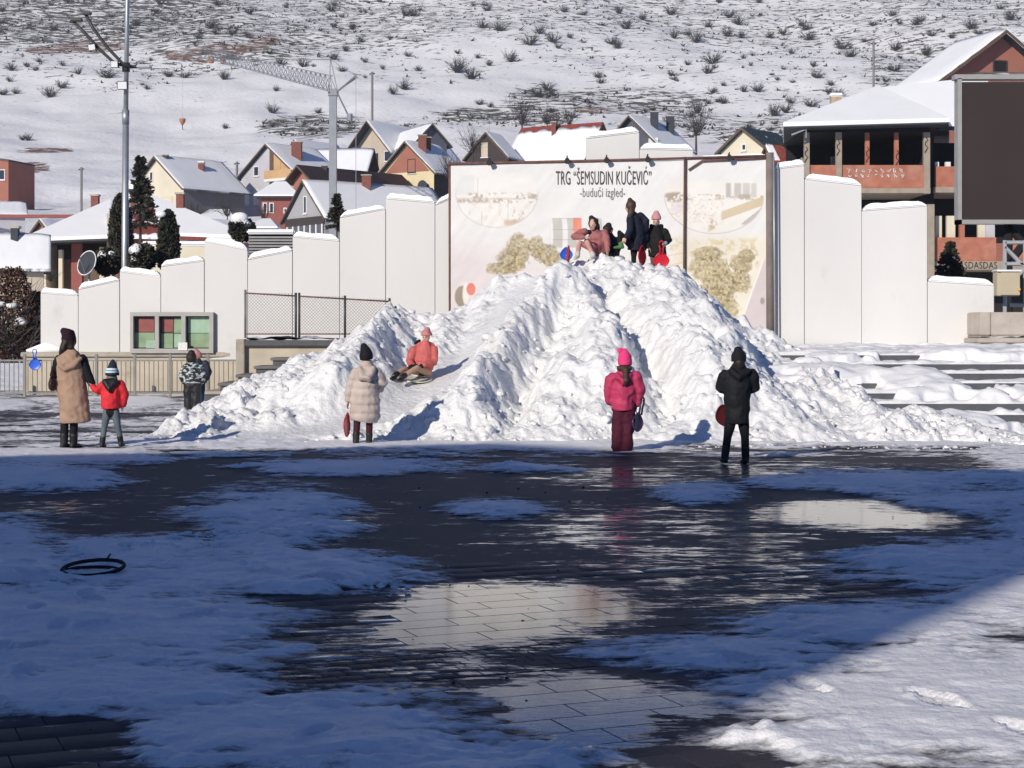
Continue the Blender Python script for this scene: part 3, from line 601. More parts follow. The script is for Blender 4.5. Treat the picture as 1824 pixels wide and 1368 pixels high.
for i in range(3):
    a, b_ = fpx[i]+(3 if i == 1 else 0), fpx[i+1]-(3 if i == 0 else 0)
    MB().tube([P(a, ftop(a), fd), P(b_, ftop(b_), fd)], .018, 6).build('rail', rust_steel, wf, True); MB().tube([P(a, 595, fd), P(b_, 595, fd)], .015, 6).build('rail', rust_steel, wf, True)
    A = P(a, ftop(a), fd); B = P(b_, 595, fd); m = MB(); s = .075; W = B.x-A.x; Hh = A.z-B.z; k = -int(Hh/s)-1
    while k*s < W:
        for sg in (1, -1):
            x_a = k*s; pts = []
            t0 = max(0, -x_a); t1 = min(Hh, W-x_a)
            if t1 > t0:
                f = lambda t: V(A.x+x_a+t, fd+.004*sg, (B.z+t) if sg > 0 else (A.z-t)-max(0, 0))
                p0, p1 = f(t0), f(t1)
                if p0.z < ftop(0) or True: m.tube([p0, p1], .0042, 3, False)
        k += 1
    m.build('wire_mesh', wire, wf)
# ---------------------------------------------------------------- lamp mast
lm = empty('lamp_mast', P(223, 475, 47), 'tall galvanised lamp mast with floodlights and curved arms behind the white wall', 'lamp post'); ld = 47
def lp(a, b_, dy=0): return P(a, b_, ld)+V(0, dy, 0)
A = lp(222, 475); MB().tube([V(A.x, ld, terrain(A.x, ld)-.1), lp(222.5, 470), lp(224, 215)], [.105, .098, .086], 12).build('pole', steel, lm, True); MB().tube([lp(224, 216), lp(229, -160)], [.07, .05], 12).build('pole', steel, lm, True)
MB().tube([lp(223.9, 222), lp(224, 196)], .10, 12).build('collar', steel, lm, True); MB().tube([lp(224.5, 128), lp(224.7, 112)], .11, 10).build('collar', dark_steel, lm, True)
for pts in ([(232,121),(205,113),(180,90),(155,62),(131,38)], [(236,120),(220,114),(195,88),(170,55),(153,24)]):
    MB().tube([lp(a, b_, -.1-.02*i) for i, (a, b_) in enumerate(pts)], .045, 7).build('arm', dark_steel, lm, True)
for a, b_, w in ((140, 38, 13), (158, 26, 10)): q = lp(a, b_, -.2); MB().box((q.x-w*.012, q.y-.1, q.z-.05), (q.x+w*.012, q.y+.1, q.z+.05)).build('lamp_head', dark_steel, lm, bevel=.02)
MB().tube([lp(232, 119), lp(246, 119)], .05, 7).build('arm', dark_steel, lm, True); q = lp(257, 119); MB().box((q.x-.2, q.y-.12, q.z-.05), (q.x+.2, q.y+.12, q.z+.06)).build('lamp_head', mat('pale_lamp', (.45, .46, .5), .4), lm, bevel=.03)
face = mat('floodlight_glass', (.82, .83, .84), .25, .02, 2, 0, 1, .5)
for a, b_, w, h, tl in ((222,154.5,18,15,0),(168,87,13,11,-.15),(208,117,13,12,0)):
    q = lp(a, b_, -.25); r_ = ld/F; o = MB().box((-w/2*r_, -.04, -h/2*r_), (w/2*r_, .05, h/2*r_)).build('floodlight', dark_steel, None, bevel=.01); g = MB().box((-w/2*r_*.86, -.052, -h/2*r_*.84), (w/2*r_*.86, -.03, h/2*r_*.84)).build('lens', face, None)
    o.location = q; o.rotation_euler = (.12, tl, 0); o.parent = lm; o.matrix_parent_inverse = parent_inv(lm); g.parent = o
    MB().tube([q+V(0,.04,0), lp(a+(2 if w > 15 else 4), b_+3)], .025, 5).build('bracket', dark_steel, lm)
# ---------------------------------------------------------------- LED screen, cabinet, stone blocks at the right
led = empty('video_screen', P(1850, 540, 46), 'large blank dark brown video screen in a grey frame above the steps', 'screen'); sd = 46.
A, B = P(1713, 392, sd), P(2080, 146, sd)
MB().box((A.x, sd, A.z), (B.x, sd+.25, B.z)).build('screen_face', mat('screen_black', (.040, .027, .024), .55, .08, .5), led)
for a, b_, c_, e in ((1705,1712.5,140,399),(1705,2088,391.5,399),(1700,2088,133,141.5),(2081,2088,141,392)):
    q, w = P(a, e, sd), P(b_, c_, sd); MB().box((q.x, sd-.06, q.z), (w.x, sd+.3, w.z)).build('frame', grey_alu, led)
q = P(1700, 133, sd); xs = np.linspace(q.x, q.x+5.9, 80); ys = np.linspace(sd-.05, sd+.28, 8); YY, XX = np.meshgrid(ys, xs, indexing='ij'); o = grid_mesh('snow_cap', XX, YY, q.z-.02+.16*fbm(XX*1.1, YY, 9, 3)*sstep(q.x, q.x+.8, XX)+.02, snow_roof, led)
gx = P(1790, 0, sd).x
for a, b_ in (((1790,428),(1790,560)),((1826,428),(1826,560)),((1790,432),(1840,432)),((1790,440),(1840,490)),((1800,505),(1826,478)),((1790,470),(1860,470)),((1800,543),(1880,543))):
    MB().tube([P(*a, sd-1.2), P(*b_, sd-1.2)], .055, 6).build('truss_bar', mat('pale_truss', (.45, .46, .47), .5, .1, 4, 0, 1, .4, .3), led)
for a, b_ in (((1796,398),(1796,560)),((1900,398),(1900,560)),((1796,400),(1850,470)),((1850,400),(1796,470))): MB().tube([P(*a, sd+.5), P(*b_, sd+.5)], .12, 6).build('support_leg', dark_void, led)
cb = empty('electric_cabinet', P(1797, 528, 44), 'small beige electrical cabinet mounted below the video screen', 'cabinet')
A, B = P(1776, 527, 44.2), P(1817, 484, 44.2); beige = mat('beige_enamel', (.52, .46, .33), .5, .06, 3)
MB().box((A.x, 44.2, A.z), (B.x, 44.6, B.z)).build('case', beige, cb, bevel=.015); MB().box((A.x+.09, 44.17, A.z+.02), (B.x-.01, 44.205, B.z-.02)).build('door', beige, cb, bevel=.008)
MB().box((A.x-.03, 44.12, B.z), (B.x+.04, 44.65, B.z+.05)).build('snow_cap', snow_roof, cb, bevel=.02); c_ = P(1815, 515.5, 44.15); MB().tube([c_, c_+V(0,-.04,0)], .035, 10).build('lamp', mat('amber_lens', (.85, .42, .06), .3), cb)
bl = empty('stone_wall', P(1790, 625, 39), 'wall of big pale stone blocks at the right end of the stage', 'wall')
stone = mat('pale_stone', (.46, .41, .36), .85, .15, 2.5, .35, 16, .2, col2=(.26, .2, .16), c2amt=(.6, .78), c2scale=2)
for a, b_, c_, e, dy in ((1746,1764.5,556,597.5,0),(1765.5,1905,556,597.5,.012),(1740,1900,602,611,-.12),(1741,1790,612,632,-.02),(1791,1900,612,632,-.01),(1746,1900,598,601.5,.05)):
    A, B = P(a, e, 39), P(b_, c_, 39); MB().box((A.x, 39+dy, A.z), (B.x, 40.5, B.z)).build('stone_block', stone, bl, bevel=.02)
A, B = P(1746, 601, 39), P(1900, 597, 39); xs = np.linspace(A.x, B.x, 60); ys = np.linspace(38.9, 39.12, 8); YY, XX = np.meshgrid(ys, xs, indexing='ij'); grid_mesh('snow_cap', XX, YY, A.z-.06+.16*fbm(XX*2, YY*2, 19, 3), snow_roof, bl)
# ================================================================ HOUSES BEHIND THE WALL
def cm(n, c, **k): return mat(n, c, .85, .08, .8, .15, 6, .15, **k)
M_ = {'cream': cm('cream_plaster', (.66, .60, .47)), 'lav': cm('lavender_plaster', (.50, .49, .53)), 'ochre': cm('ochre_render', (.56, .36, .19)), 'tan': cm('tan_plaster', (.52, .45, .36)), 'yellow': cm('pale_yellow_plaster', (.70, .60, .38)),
      'rust': cm('rust_red_plaster', (.36, .15, .11)), 'grey': cm('grey_plaster', (.36, .36, .37)), 'dred': cm('dark_red_plaster', (.29, .105, .09)), 'dark': cm('dark_and_shaded_boards', (.06, .05, .05)), 'slate': cm('slate_and_shade_boards', (.10, .11, .14)), 'bare': cm('shaded_side_render', (.17, .16, .17)),
      'rbrown': mat('brown_sheet_roof', (.055, .035, .033), .6, .2, 3), 'rred': mat('red_tiles', (.26, .06, .045), .8, .25, 5, .3, 20), 'rgreen': mat('green_sheet_roof', (.04, .06, .058), .6, .25, 2, col2=(.7, .7, .72), c2amt=(.62, .66), c2scale=1.2), 'rdark': mat('dark_roof', (.05, .055, .065), .7, .2, 3),
      'wood': mat('eave_wood', (.13, .09, .065), .8, .2, 4), 'chim': mat('chimney_brick', (.22, .085, .065), .85, .25, 5, .3, 20), 'dchim': mat('dark_chimney', (.05, .055, .07), .8, .2, 4), 'shutter': mat('white_shutter', (.72, .71, .70), .6, .05), 'whitew': white_frame}
def house(label, d, xc, ye, yr, gpx, lpx, th, wallm, roofm, zb, wins=(), chims=(), snowc='full', oh=.45, og=.5, name='house', sidem=None, st=.14, gstyle=None, extra=None):
    s = -1 if th < 0 else 1; a = R(abs(th)); c = P(xc, ye, d)
    eu = V(-math.cos(a), math.sin(a), 0) if s < 0 else V(math.cos(a), math.sin(a), 0)
    ev = V(math.sin(a), math.cos(a), 0) if s < 0 else V(-math.sin(a), math.cos(a), 0)
    w = gpx*d/F/math.cos(a); l = lpx*d/F/max(math.sin(a), .1); he = c.z; rise = P(0, yr, d+w*.5*math.sin(a)).z-he
    O = V(c.x, c.y, 0); zb = min(zb, he-1.5)
    q = lambda u, v, z: O+eu*u+ev*v+V(0, 0, z)
    h = empty(name, q(w/2, l/2, zb), label, 'house')
    MB().prism([q(0,0,zb), q(w,0,zb), q(w,0,he), q(w/2,0,he+rise), q(0,0,he)], ev*l).build('wall', M_[wallm], h)
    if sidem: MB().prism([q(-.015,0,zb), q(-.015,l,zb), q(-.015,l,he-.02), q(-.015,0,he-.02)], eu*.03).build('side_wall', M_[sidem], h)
    sl = rise/(w/2); n = V(0, 0, 1)
    for side in (0, 1):
        f = (lambda u: u) if side == 0 else (lambda u: w-u)
        e0 = q(f(-oh), -og, he-oh*sl+.02); e1 = q(f(w/2), -og, he+rise+.02); L = ev*(l+2*og)
        r = MB().prism([e0, e1, e1+V(0,0,.16), e0+V(0,0,.16)], L).build('roof', M_[roofm], h)
        MB().prism([e0+V(0,0,-.06)+ev*-.03, e1+V(0,0,-.06)+ev*-.03, e1+V(0,0,.13)+ev*-.03, e0+V(0,0,.13)+ev*-.03], ev*.027).build('barge_board', M_['wood'], r)
        if snowc != 'none':
            t0, t1, v0, v1 = (0, 1, 0, 1) if snowc == 'full' else snowc
            nn = 26; mm = 10; vs = []; 
            for i in range(mm+1):
                for j in range(nn+1):
                    tt = t0+(t1-t0)*i/mm; vv = v0+(v1-v0)*j/nn; p = e0.lerp(e1, tt)+L*vv; ed = min(1, 5*min(i/mm+.05 if True else 0, j/nn+.06, 1-j/nn+.06))
                    jag = 0 if snowc == 'full' else (random.random()-.5)*.12*(i == mm)
                    vs.append(p+(e1-e0)*jag+V(0, 0, .15+st*ed*(.8+.4*random.random()*.5)))
            k = len(vs); fs = [(i*(nn+1)+j, i*(nn+1)+j+1, (i+1)*(nn+1)+j+1, (i+1)*(nn+1)+j) for i in range(mm) for j in range(nn)]
            rim = [j for j in range(nn+1)]+[(i+1)*(nn+1)+nn for i in range(mm)]+[mm*(nn+1)+j for j in range(nn-1, -1, -1)]+[i*(nn+1) for i in range(mm-1, 0, -1)]
            lo = [V(*vs[i])-V(0, 0, st*1.3) for i in rim]; vs2 = vs+lo; K = len(rim)
            fs += [(rim[i], rim[(i+1) % K], k+(i+1) % K, k+i) for i in range(K)]
            MB().add(vs2, fs).build('roof_snow', snow_roof, r, True)
    for wd in wins:
        fc, a_, z_, ww, hh = wd[:5]; sty = wd[5] if len(wd) > 5 else 'whitew'; pane = wd[6] if len(wd) > 6 else glass_dark
        if fc == 'g': o_ = q(w*a_, 0, he+z_); du = eu; nrm = -ev
        else: o_ = q(0, l*a_, he+z_); du = ev; nrm = -eu
        fm = MB()
        for (x0, x1, y0, y1) in ((-ww/2, ww/2, hh/2-.08, hh/2), (-ww/2, ww/2, -hh/2, -hh/2+.08), (-ww/2, -ww/2+.08, -hh/2+.08, hh/2-.08), (ww/2-.08, ww/2, -hh/2+.08, hh/2-.08)):
            fm.prism([o_+du*x0+V(0,0,y0)+nrm*.06, o_+du*x1+V(0,0,y0)+nrm*.06, o_+du*x1+V(0,0,y1)+nrm*.06, o_+du*x0+V(0,0,y1)+nrm*.06], nrm*-.1)
        wo = fm.build('window', M_[sty], h)
        MB().prism([o_+du*(-ww/2+.05)+V(0,0,-hh/2+.05)+nrm*.03, o_+du*(ww/2-.05)+V(0,0,-hh/2+.05)+nrm*.03, o_+du*(ww/2-.05)+V(0,0,hh/2-.05)+nrm*.03, o_+du*(-ww/2+.05)+V(0,0,hh/2-.05)+nrm*.03], nrm*-.06).build('pane', pane, wo)
        if hh < 1.9: MB().prism([o_+du*(-ww/2-.06)+V(0,0,-hh/2-.08)+nrm*.12, o_+du*(ww/2+.06)+V(0,0,-hh/2-.08)+nrm*.12, o_+du*(ww/2+.06)+V(0,0,-hh/2-.01)+nrm*.12, o_+du*(-ww/2-.06)+V(0,0,-hh/2-.01)+nrm*.12], nrm*-.15).build('sill', M_['shutter'], wo)
    for ch in chims:
        v_, u_, cw, chh, cmn = ch[:5]; sd = ch[5] if len(ch) > 5 else 0
        u0 = w/2*u_ if not sd else w-w/2*u_; zz = he+rise*u_; b = q(u0, l*v_, zz-.3); e = chh+.3
        cb_ = MB().box((b.x-cw/2, b.y-cw/2, b.z), (b.x+cw/2, b.y+cw/2, b.z+e)).build('chimney', M_[cmn], h); MB().box((b.x-cw/2-.06, b.y-cw/2-.06, b.z+e+.002), (b.x+cw/2+.06, b.y+cw/2+.06, b.z+e+.1)).build('chimney_cap', concrete, cb_)
        if len(ch) > 6: MB().box((b.x-cw/2-.06, b.y-cw/2-.06, b.z+e+.102), (b.x+cw/2+.06, b.y+cw/2+.06, b.z+e+.22)).build('snow_cap', snow_roof, cb_, bevel=.04)
    if extra: extra(h, q, w, l, he, rise, eu, ev)
    return h
def zt(px, d): return float(terrain((px-CX)*d/F, d))-.5
def quadp(h, q, pts, off, m, name): return MB().prism([q(*p) for p in pts], off).build(name, m, h)

house('cream gabled house with grey snowy roof behind the dark fir tree', 160, 327, 333, 281, 112, 91, -40, 'cream', 'rdark', zt(327,160), [('g',.62,1.3,.5,.9),('g',.3,-1.6,1.3,1.6,'cream',M_['cream'])], [(.55,.62,.55,.8,'chim',0,1),(.1,.95,.5,.4,'dchim')], sidem='bare',  # dark grey side sheet paints the shade on the long side
      extra=lambda h, q, w, l, he, rise, eu, ev: (quadp(h, q, [(.55*w,-1.6,he-.8),(w*1.0,-1.6,he-1.2),(w*.8,-1.6,he+.9)], ev*1.6, snow_roof, 'porch_roof'), quadp(h, q, [(.58*w,-1.4,he-3.5),(.62*w,-1.4,he-3.5),(.62*w,-1.4,he-1),(.58*w,-1.4,he-1)], ev*.2, M_['chim'], 'porch_post'), quadp(h, q, [(.2*w,-1,he-3.2),(.5*w,-1,he-3.2),(.5*w,-1,he-2.6),(.2*w,-1,he-2.6)], ev*.08, M_['tan'], 'balcony_rail')))
def lav_extra(h, q, w, l, he, rise, eu, ev):
    quadp(h, q, [(0,-.06,he-.0),(w*.47,-.06,he-.0),(w*.47,-.06,he+rise*.92),(0.02*w,-.06,he+.1)], ev*.05, M_['ochre'], 'gable_panel'); quadp(h, q, [(0,-.06,he-4),(w*.42,-.06,he-4),(w*.42,-.06,he-.9),(0,-.06,he-.9)], ev*.05, M_['ochre'], 'wall_panel')
    quadp(h, q, [(w*.40,-.10,he-4),(w*.47,-.10,he-4),(w*.47,-.10,he+rise*.9),(w*.40,-.10,he+rise*.8)], ev*.05, M_['wood'], 'recess_side'); quadp(h, q, [(-.1,-.9,he-.75),(w*.47,-.9,he-.75),(w*.47,-.9,he-.5),(-.1,-.9,he-.5)], ev*.9, white_frame, 'balcony_slab'); quadp(h, q, [(-.1,-.85,he-.5),(w*.47,-.85,he-.5),(w*.47,-.85,he+.35),(-.1,-.85,he+.35)], ev*.06, M_['ochre'], 'balcony_rail')
house('lavender and ochre three-storey house with steep snowy gable', 168, 528, 308, 259, 112, 70, -38, 'lav', 'rdark', zt(500,168), [('g',.72,.5,.75,1.0),('g',.9,-2.1,.75,1.5,'shutter',M_['shutter']),('g',.72,-2.1,.75,1.5,'shutter',M_['shutter']),('g',.24,.75,.7,.95),('g',.8,-5.2,1.8,1.6,'dark')], [(.35,.55,1.0,1.7,'chim')], extra=lav_extra)
house('low brick house with grey snowy roof behind the lavender house', 205, 540, 266, 251, 26, 60, -35, 'rust', 'rdark', zt(560,205), [], [(.9,.7,.7,.6,'chim')])
house('dark barn-like house with a broad white snow roof beside the crane', 180, 636, 318, 268, 20, 90, 80, 'dark', 'rbrown', zt(600,180), [], [], oh=.3, og=1.0)
house('tan house with deep wooden eaves and a small balcony below the hill', 190, 702, 268, 219, 78, 100, -30, 'tan', 'rdark', zt(690,190), [('g',.62,-.9,.75,1.3),('g',.45,-1.0,.8,1.6,'dark'),('g',.12,-.6,1.3,1.2)], [], og=1.4, extra=lambda h, q, w, l, he, rise, eu, ev: (quadp(h, q, [(.42*w,-1,he-2.4),(w,-1,he-2.4),(w,-1,he-2.15),(.42*w,-1,he-2.15)], ev*1, M_['tan'], 'balcony_slab'), [MB().tube([q(.42*w+.058*w*i,-.95,he-2.2), q(.42*w+.058*w*i,-.95,he-1.3)], .03, 4).build('baluster', dark_steel, h) for i in range(11)], MB().tube([q(.42*w,-.95,he-1.28), q(w,-.95,he-1.28)], .04, 5).build('balcony_rail', dark_steel, h)))
house('wing with gable coloured as blue shade and snowy roof right of the tan house', 186, 737, 254, 223, 58, 60, 25, 'slate', 'rdark', zt(760,186), [], [], og=.6)  # dark blue gable colour holds the shade under the overhang
house('red and yellow gabled house with grey snowy roof left of the banner', 155, 773, 304, 255, 98, 50, -33, 'yellow', 'rdark', zt(750,155), [('g',.42,.55,.95,1.35,'dark'),('g',.5,-1.9,.6,1.3),('g',.14,-1.9,.7,1.5)], [(.25,.72,.75,1.5,'chim'),(.5,.8,.6,1.2,'chim')], sidem='dark',  # near-black long side: its shade is put into the colour
      extra=lambda h, q, w, l, he, rise, eu, ev: (quadp(h, q, [(w*.08,-.05,he+.02),(w*.92,-.05,he+.02),(w*.5,-.05,he+rise*.9)], ev*.045, M_['rust'], 'gable_panel'), MB().tube([q(w*.16,-.5,he-1.4), q(w*.16,-.42,he-1.4)], [.55,.4], 16).build('satellite_dish', M_['dchim'], h)))
house('long house with bare dark brown roof and red gable', 146, 562, 319, 298, 44, 150, -42, 'rust', 'rbrown', zt(600,146), [], [(.2,.9,.5,.35,'dchim')], snowc='none', og=.9, oh=.5)
def grey_extra(h, q, w, l, he, rise, eu, ev):
    quadp(h, q, [(0,-.12,he-.7),(w,-.12,he-.7),(w,-.12,he-.05),(0,-.12,he-.05)], ev*.1, M_['dark'], 'lintel_board'); quadp(h, q, [(.02*w,-.1,he-3.5),(.98*w,-.1,he-3.5),(.98*w,-.1,he-.7),(.02*w,-.1,he-.7)], ev*.09, M_['slate'], 'porch_glazing')
    for i in range(7): quadp(h, q, [(.02*w+.15*w*i,-.2,he-3.5),(.045*w+.15*w*i,-.2,he-3.5),(.045*w+.15*w*i,-.2,he-.7),(.02*w+.15*w*i,-.2,he-.7)], ev*.08, white_frame, 'porch_post')
house('grey gabled house with ribbed snowy roof in front of the crane', 135, 579, 383, 324, 83, 216, -52, 'grey', 'rdark', zt(560,135), [('g',.5,1.0,.5,1.45)], [(.47,.93,.75,1.0,'bare' if False else 'chim')], st=.07, og=.35, extra=grey_extra)
# small red hip-roofed tower house
def hip(label, d, x0, x1, yeave, ytop, depth, wallm, zb, wins=(), ridge=.25, over=.5, roofm='rdark', name='house', dome=False, eaves_only=False):
    A = P(x0, yeave, d); B = P(x1, yeave, d); zt_ = P(0, ytop, d+depth/2).z; h = empty(name, V((A.x+B.x)/2, d+depth/2, zb), label, 'house')
    MB().box((A.x, d, zb), (B.x, d+depth, A.z)).build('wall', M_[wallm], h)
    a, b = A.x-over, B.x+over; y0, y1 = d-over, d+depth+over; mx = (a+b)/2; hw = (b-a)/2*ridge; my = (y0+y1)/2
    def roof(z, up, name, m, e=0):
        return MB().add([(a-e,y0-e,z),(b+e,y0-e,z),(b+e,y1+e,z),(a-e,y1+e,z),(mx-hw,my,zt_+up),(mx+hw,my,zt_+up),(a-e,y0-e,z+.12),(b+e,y0-e,z+.12),(b+e,y1+e,z+.12),(a-e,y1+e,z+.12)], [(3,2,1,0),(0,1,7,6),(1,2,8,7),(2,3,9,8),(3,0,6,9),(6,7,5,4),(7,8,5),(8,9,4,5),(9,6,4)]).build(name, m, h)
    r = roof(A.z-.03, 0, 'roof', M_[roofm]); s_ = roof(A.z+.10, .14, 'roof_snow', snow_roof, .03); s_.parent = r; s_.matrix_parent_inverse = parent_inv(r)
    for (px0, px1, py0, py1) in wins:
        a1, b1 = P(px0, py1, d), P(px1, py0, d); wo = MB().box((a1.x, d-.06, a1.z), (b1.x, d+.05, b1.z)).build('window', white_frame, h); MB().box((a1.x+.08, d-.075, a1.z+.08), (b1.x-.08, d-.02, b1.z-.08)).build('pane', glass_dark, wo)
    return h
hip('small red house with bay windows and a snowy hipped roof', 140, 465, 524, 352, 326, 3.5, 'dred', zt(490,140), [(468,476,361,380),(479.5,488,361,380),(505,511,370,380)])
hip('small outbuilding with a pale snowy hipped roof behind the left panels', 120, 352, 412, 401, 376, 4, 'tan', zt(380,120), [], .4)
hip('low shed with snow-streaked hipped roof beside the louvred vent', 105, 452, 486, 410, 393, 2.5, 'dred', zt(470,105), [], .3, .3)
# bungalow and red-tiled house at the left, hipped roofs
def hiproof(par, d, xl, xr, ye_l, ye_r, apx, apy, depth, m, name, up=0):
    A = P(xl, ye_l, d); B = P(xr, ye_r, d); C = P(apx, apy, d+depth*.5); z = A.z; sa, sb = depth*(xl-CX)/F, depth*(xr-CX)/F
    vs = [(A.x,d,z+up),(B.x,d,B.z+up),(B.x+sb,d+depth,B.z+up),(A.x+sa,d+depth,z+up),(C.x,C.y,C.z+up),(A.x,d,z+.18+up),(B.x,d,B.z+.18+up),(B.x+sb,d+depth,B.z+.18+up),(A.x+sa,d+depth,z+.18+up)]
    return MB().add(vs, [(3,2,1,0),(0,1,6,5),(1,2,7,6),(2,3,8,7),(3,0,5,8),(5,6,4),(6,7,4),(7,8,4),(8,5,4)]).build(name, m, par)
def chimney_at(par, px, yt, yb, w, d, m='chim'):
    A, B = P(px-w/2, yb, d), P(px+w/2, yt, d); c = MB().box((A.x, d, A.z), (B.x, d+(B.x-A.x), B.z)).build('chimney', M_[m], par); MB().box((A.x-.05, d-.05, B.z+.002), (B.x+.05, d+(B.x-A.x)+.05, B.z+.09)).build('chimney_cap', concrete, c)
h = empty('house', P(120, 500, 88), 'low bungalow with thick snow on its wide hipped roof and a dark porch', 'house')
r = hiproof(h, 84, 38, 197, 434, 428, 196, 360, 9, M_['rdark'], 'roof'); hiproof(r, 83.95, 37, 198, 431.5, 425.5, 197, 355, 9.1, snow_roof, 'roof_snow', .03)
def fb(a, b_, c_, e, d0, d1, m, name): A, B = P(a, e, d0), P(b_, c_, d0); return MB().box((A.x, d0, A.z), (B.x, d1, B.z)).build(name, m, h)
fb(60, 195, 436, 520, 87.5, 92, M_['dark'], 'wall'); fb(60, 82, 434, 520, 85.3, 87.4, M_['cream'], 'porch_pillar'); fb(104, 111, 445, 520, 85.4, 85.7, M_['cream'], 'porch_pillar'); fb(127, 146, 434, 520, 85.8, 86, M_['dred'], 'porch_panel'); fb(177, 184, 440, 520, 85.4, 85.7, M_['cream'], 'porch_pillar'); fb(190, 199, 380, 520, 85.3, 88, M_['tan'], 'end_wall'); fb(110, 178, 462, 520, 85.9, 86.1, M_['wood'], 'porch_rail')
wo = fb(88, 100, 448, 470, 87.4, 87.55, M_['wood'], 'window'); 
chimney_at(h, 168, 349, 385, 13, 89)
h = empty('house', P(320, 500, 80), 'red-tiled house with half-melted snow and two red chimneys behind the thujas', 'house')
half = mat('snowy_red_tiles', (.22, .06, .05), .8, .25, 6, .3, 30, .2, col2=(.86, .86, .88), c2amt=(.47, .50), c2scale=.35)
r = hiproof(h, 78, 196, 452, 424, 430, 268, 353, 8, half, 'roof'); 
A, B, C = P(286, 421, 77.95)+V(0,0,.2), P(448, 427, 77.95)+V(0,0,.2), P(270, 356, 81.9)+V(0,0,.28); MB().prism([A, B, C], (0,0,-.16)).build('roof_snow', snow_roof, r)
fb(205, 440, 428, 520, 79.5, 85, M_['dred'], 'wall'); chimney_at(h, 238, 343, 385, 12, 80.5); chimney_at(h, 320, 346, 392, 13, 80.5)
house('tiny snow-roofed gable with red front at the bungalow\'s left end', 104, 92, 416, 395, 38, 40, -28, 'rust', 'rdark', zt(80,104), [], [], og=.3, oh=.3, st=.1)
house('small dark gable with snowy roof above the white panels', 80, 358, 432, 397, 32, 70, -40, 'dred', 'rdark', zt(350,80), [('g',.5,-.1,.9,.7,'dark',dark_void)], [], og=.3, oh=.25, st=.1)
house('house with long grey snowy roof and a dark chimney at the left edge', 70, -30, 470, 425, 20, 100, -75, 'tan', 'rdark', zt(0,70), [], [(.52,.85,.3,.6,'dchim')], oh=.3, og=.3, st=.1)
house('red brick house at the left edge below the snowfield', 175, 15, 287, 283, 60, 20, -12, 'rust', 'rdark', zt(0,175), [('g',.2,-1.4,.7,1.1)], [], snowc='none', og=.05, oh=.05)
house('shed with snow-covered roof and blue shaded side at the left edge', 130, -16, 381, 364, 26, 55, -70, 'lav', 'rdark', zt(0,130), [], [], oh=.4, og=.2)
rw = MB().box((P(-60,0,128).x, 128, P(0,388,128).z), (P(138,0,128).x, 128.5, P(0,382,128).z)).build('retaining_wall', M_['dred']); tag(rw, 'low dark red retaining wall under the left snowfield', 'wall')
# centre houses over the banner
house('house with red ridge tiles and a slate gable over the banner', 140, 1031, 279, 222, 62, 118, 58, 'slate', 'rred', zt(960,140), [], [(.55,.70,.35,1.2,'chim')], snowc=(0,.86,0,1), og=.8, oh=.4)
house('dark dormer gable with snowy roof left of the red-ridged house', 139, 905, 280, 238, 76, 22, -25, 'dark', 'rdark', zt(870,139), [('g',.55,.7,.6,1.2,'tan',M_['tan'])], [], og=.3, oh=.2, st=.1)
house('dark slate house with two dark chimneys above the banner', 152, 1174, 257, 209, 92, 64, -36, 'slate', 'rdark', zt(1150,152), [('g',.1,-.2,1.0,1.6,'shutter',M_['shutter'])], [(.42,.66,.7,1.5,'dchim'),(.85,.56,.7,1.6,'dchim')], og=.6, st=.08)
house('cream house with dark green snow-flecked roof right of the banner', 120, 1368, 265, 231, 76, 66, -40, 'cream', 'rgreen', zt(1340,120), [('g',.5,.25,.4,.5)], [], snowc='none', og=.4, oh=.3)
house('red-tiled house with melting snow next to the unfinished building', 104, 1378, 284, 263, 14, 70, -72, 'dark', 'rred', zt(1390,104), [], [], snowc=(.05,.9,0,.18), og=.2, oh=.3)
# ---------------------------------------------------------------- unfinished brick building, right
ub = empty('unfinished_building', P(1560, 480, 72), 'unfinished red brick building with open floors and a snowy hipped roof', 'building'); ud = 72.
def ubx(a, b_, c_, e, dy0, dy1, m, name, par=ub, bevel=0): 
    A, B = P(a, e, ud), P(b_, c_, ud); return MB().box((A.x, ud+dy0, A.z), (B.x, ud+dy1, B.z)).build(name, m, par, bevel=bevel)
grc = mat('grey_concrete', (.34, .29, .23), .85, .15, 3, .3, 20, .2); z0_ = zt(1560, 72)
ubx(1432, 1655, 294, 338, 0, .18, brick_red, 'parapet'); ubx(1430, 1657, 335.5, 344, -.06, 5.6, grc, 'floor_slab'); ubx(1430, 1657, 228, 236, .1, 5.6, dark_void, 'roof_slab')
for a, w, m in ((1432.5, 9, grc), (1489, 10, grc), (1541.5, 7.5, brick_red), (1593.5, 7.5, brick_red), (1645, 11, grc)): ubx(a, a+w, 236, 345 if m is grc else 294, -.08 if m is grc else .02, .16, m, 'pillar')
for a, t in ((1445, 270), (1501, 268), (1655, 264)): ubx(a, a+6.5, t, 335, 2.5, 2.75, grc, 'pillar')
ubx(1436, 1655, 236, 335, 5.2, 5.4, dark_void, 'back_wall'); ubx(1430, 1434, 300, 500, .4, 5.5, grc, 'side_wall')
ubx(1432, 1660, 344, 500, 3.5, 3.7, dark_void, 'back_wall'); ubx(1652, 1664, 364, 500, -.05, .3, grc, 'pillar'); ubx(1655, 1672, 236, 360, .8, 5.4, dark_void, 'back_wall')
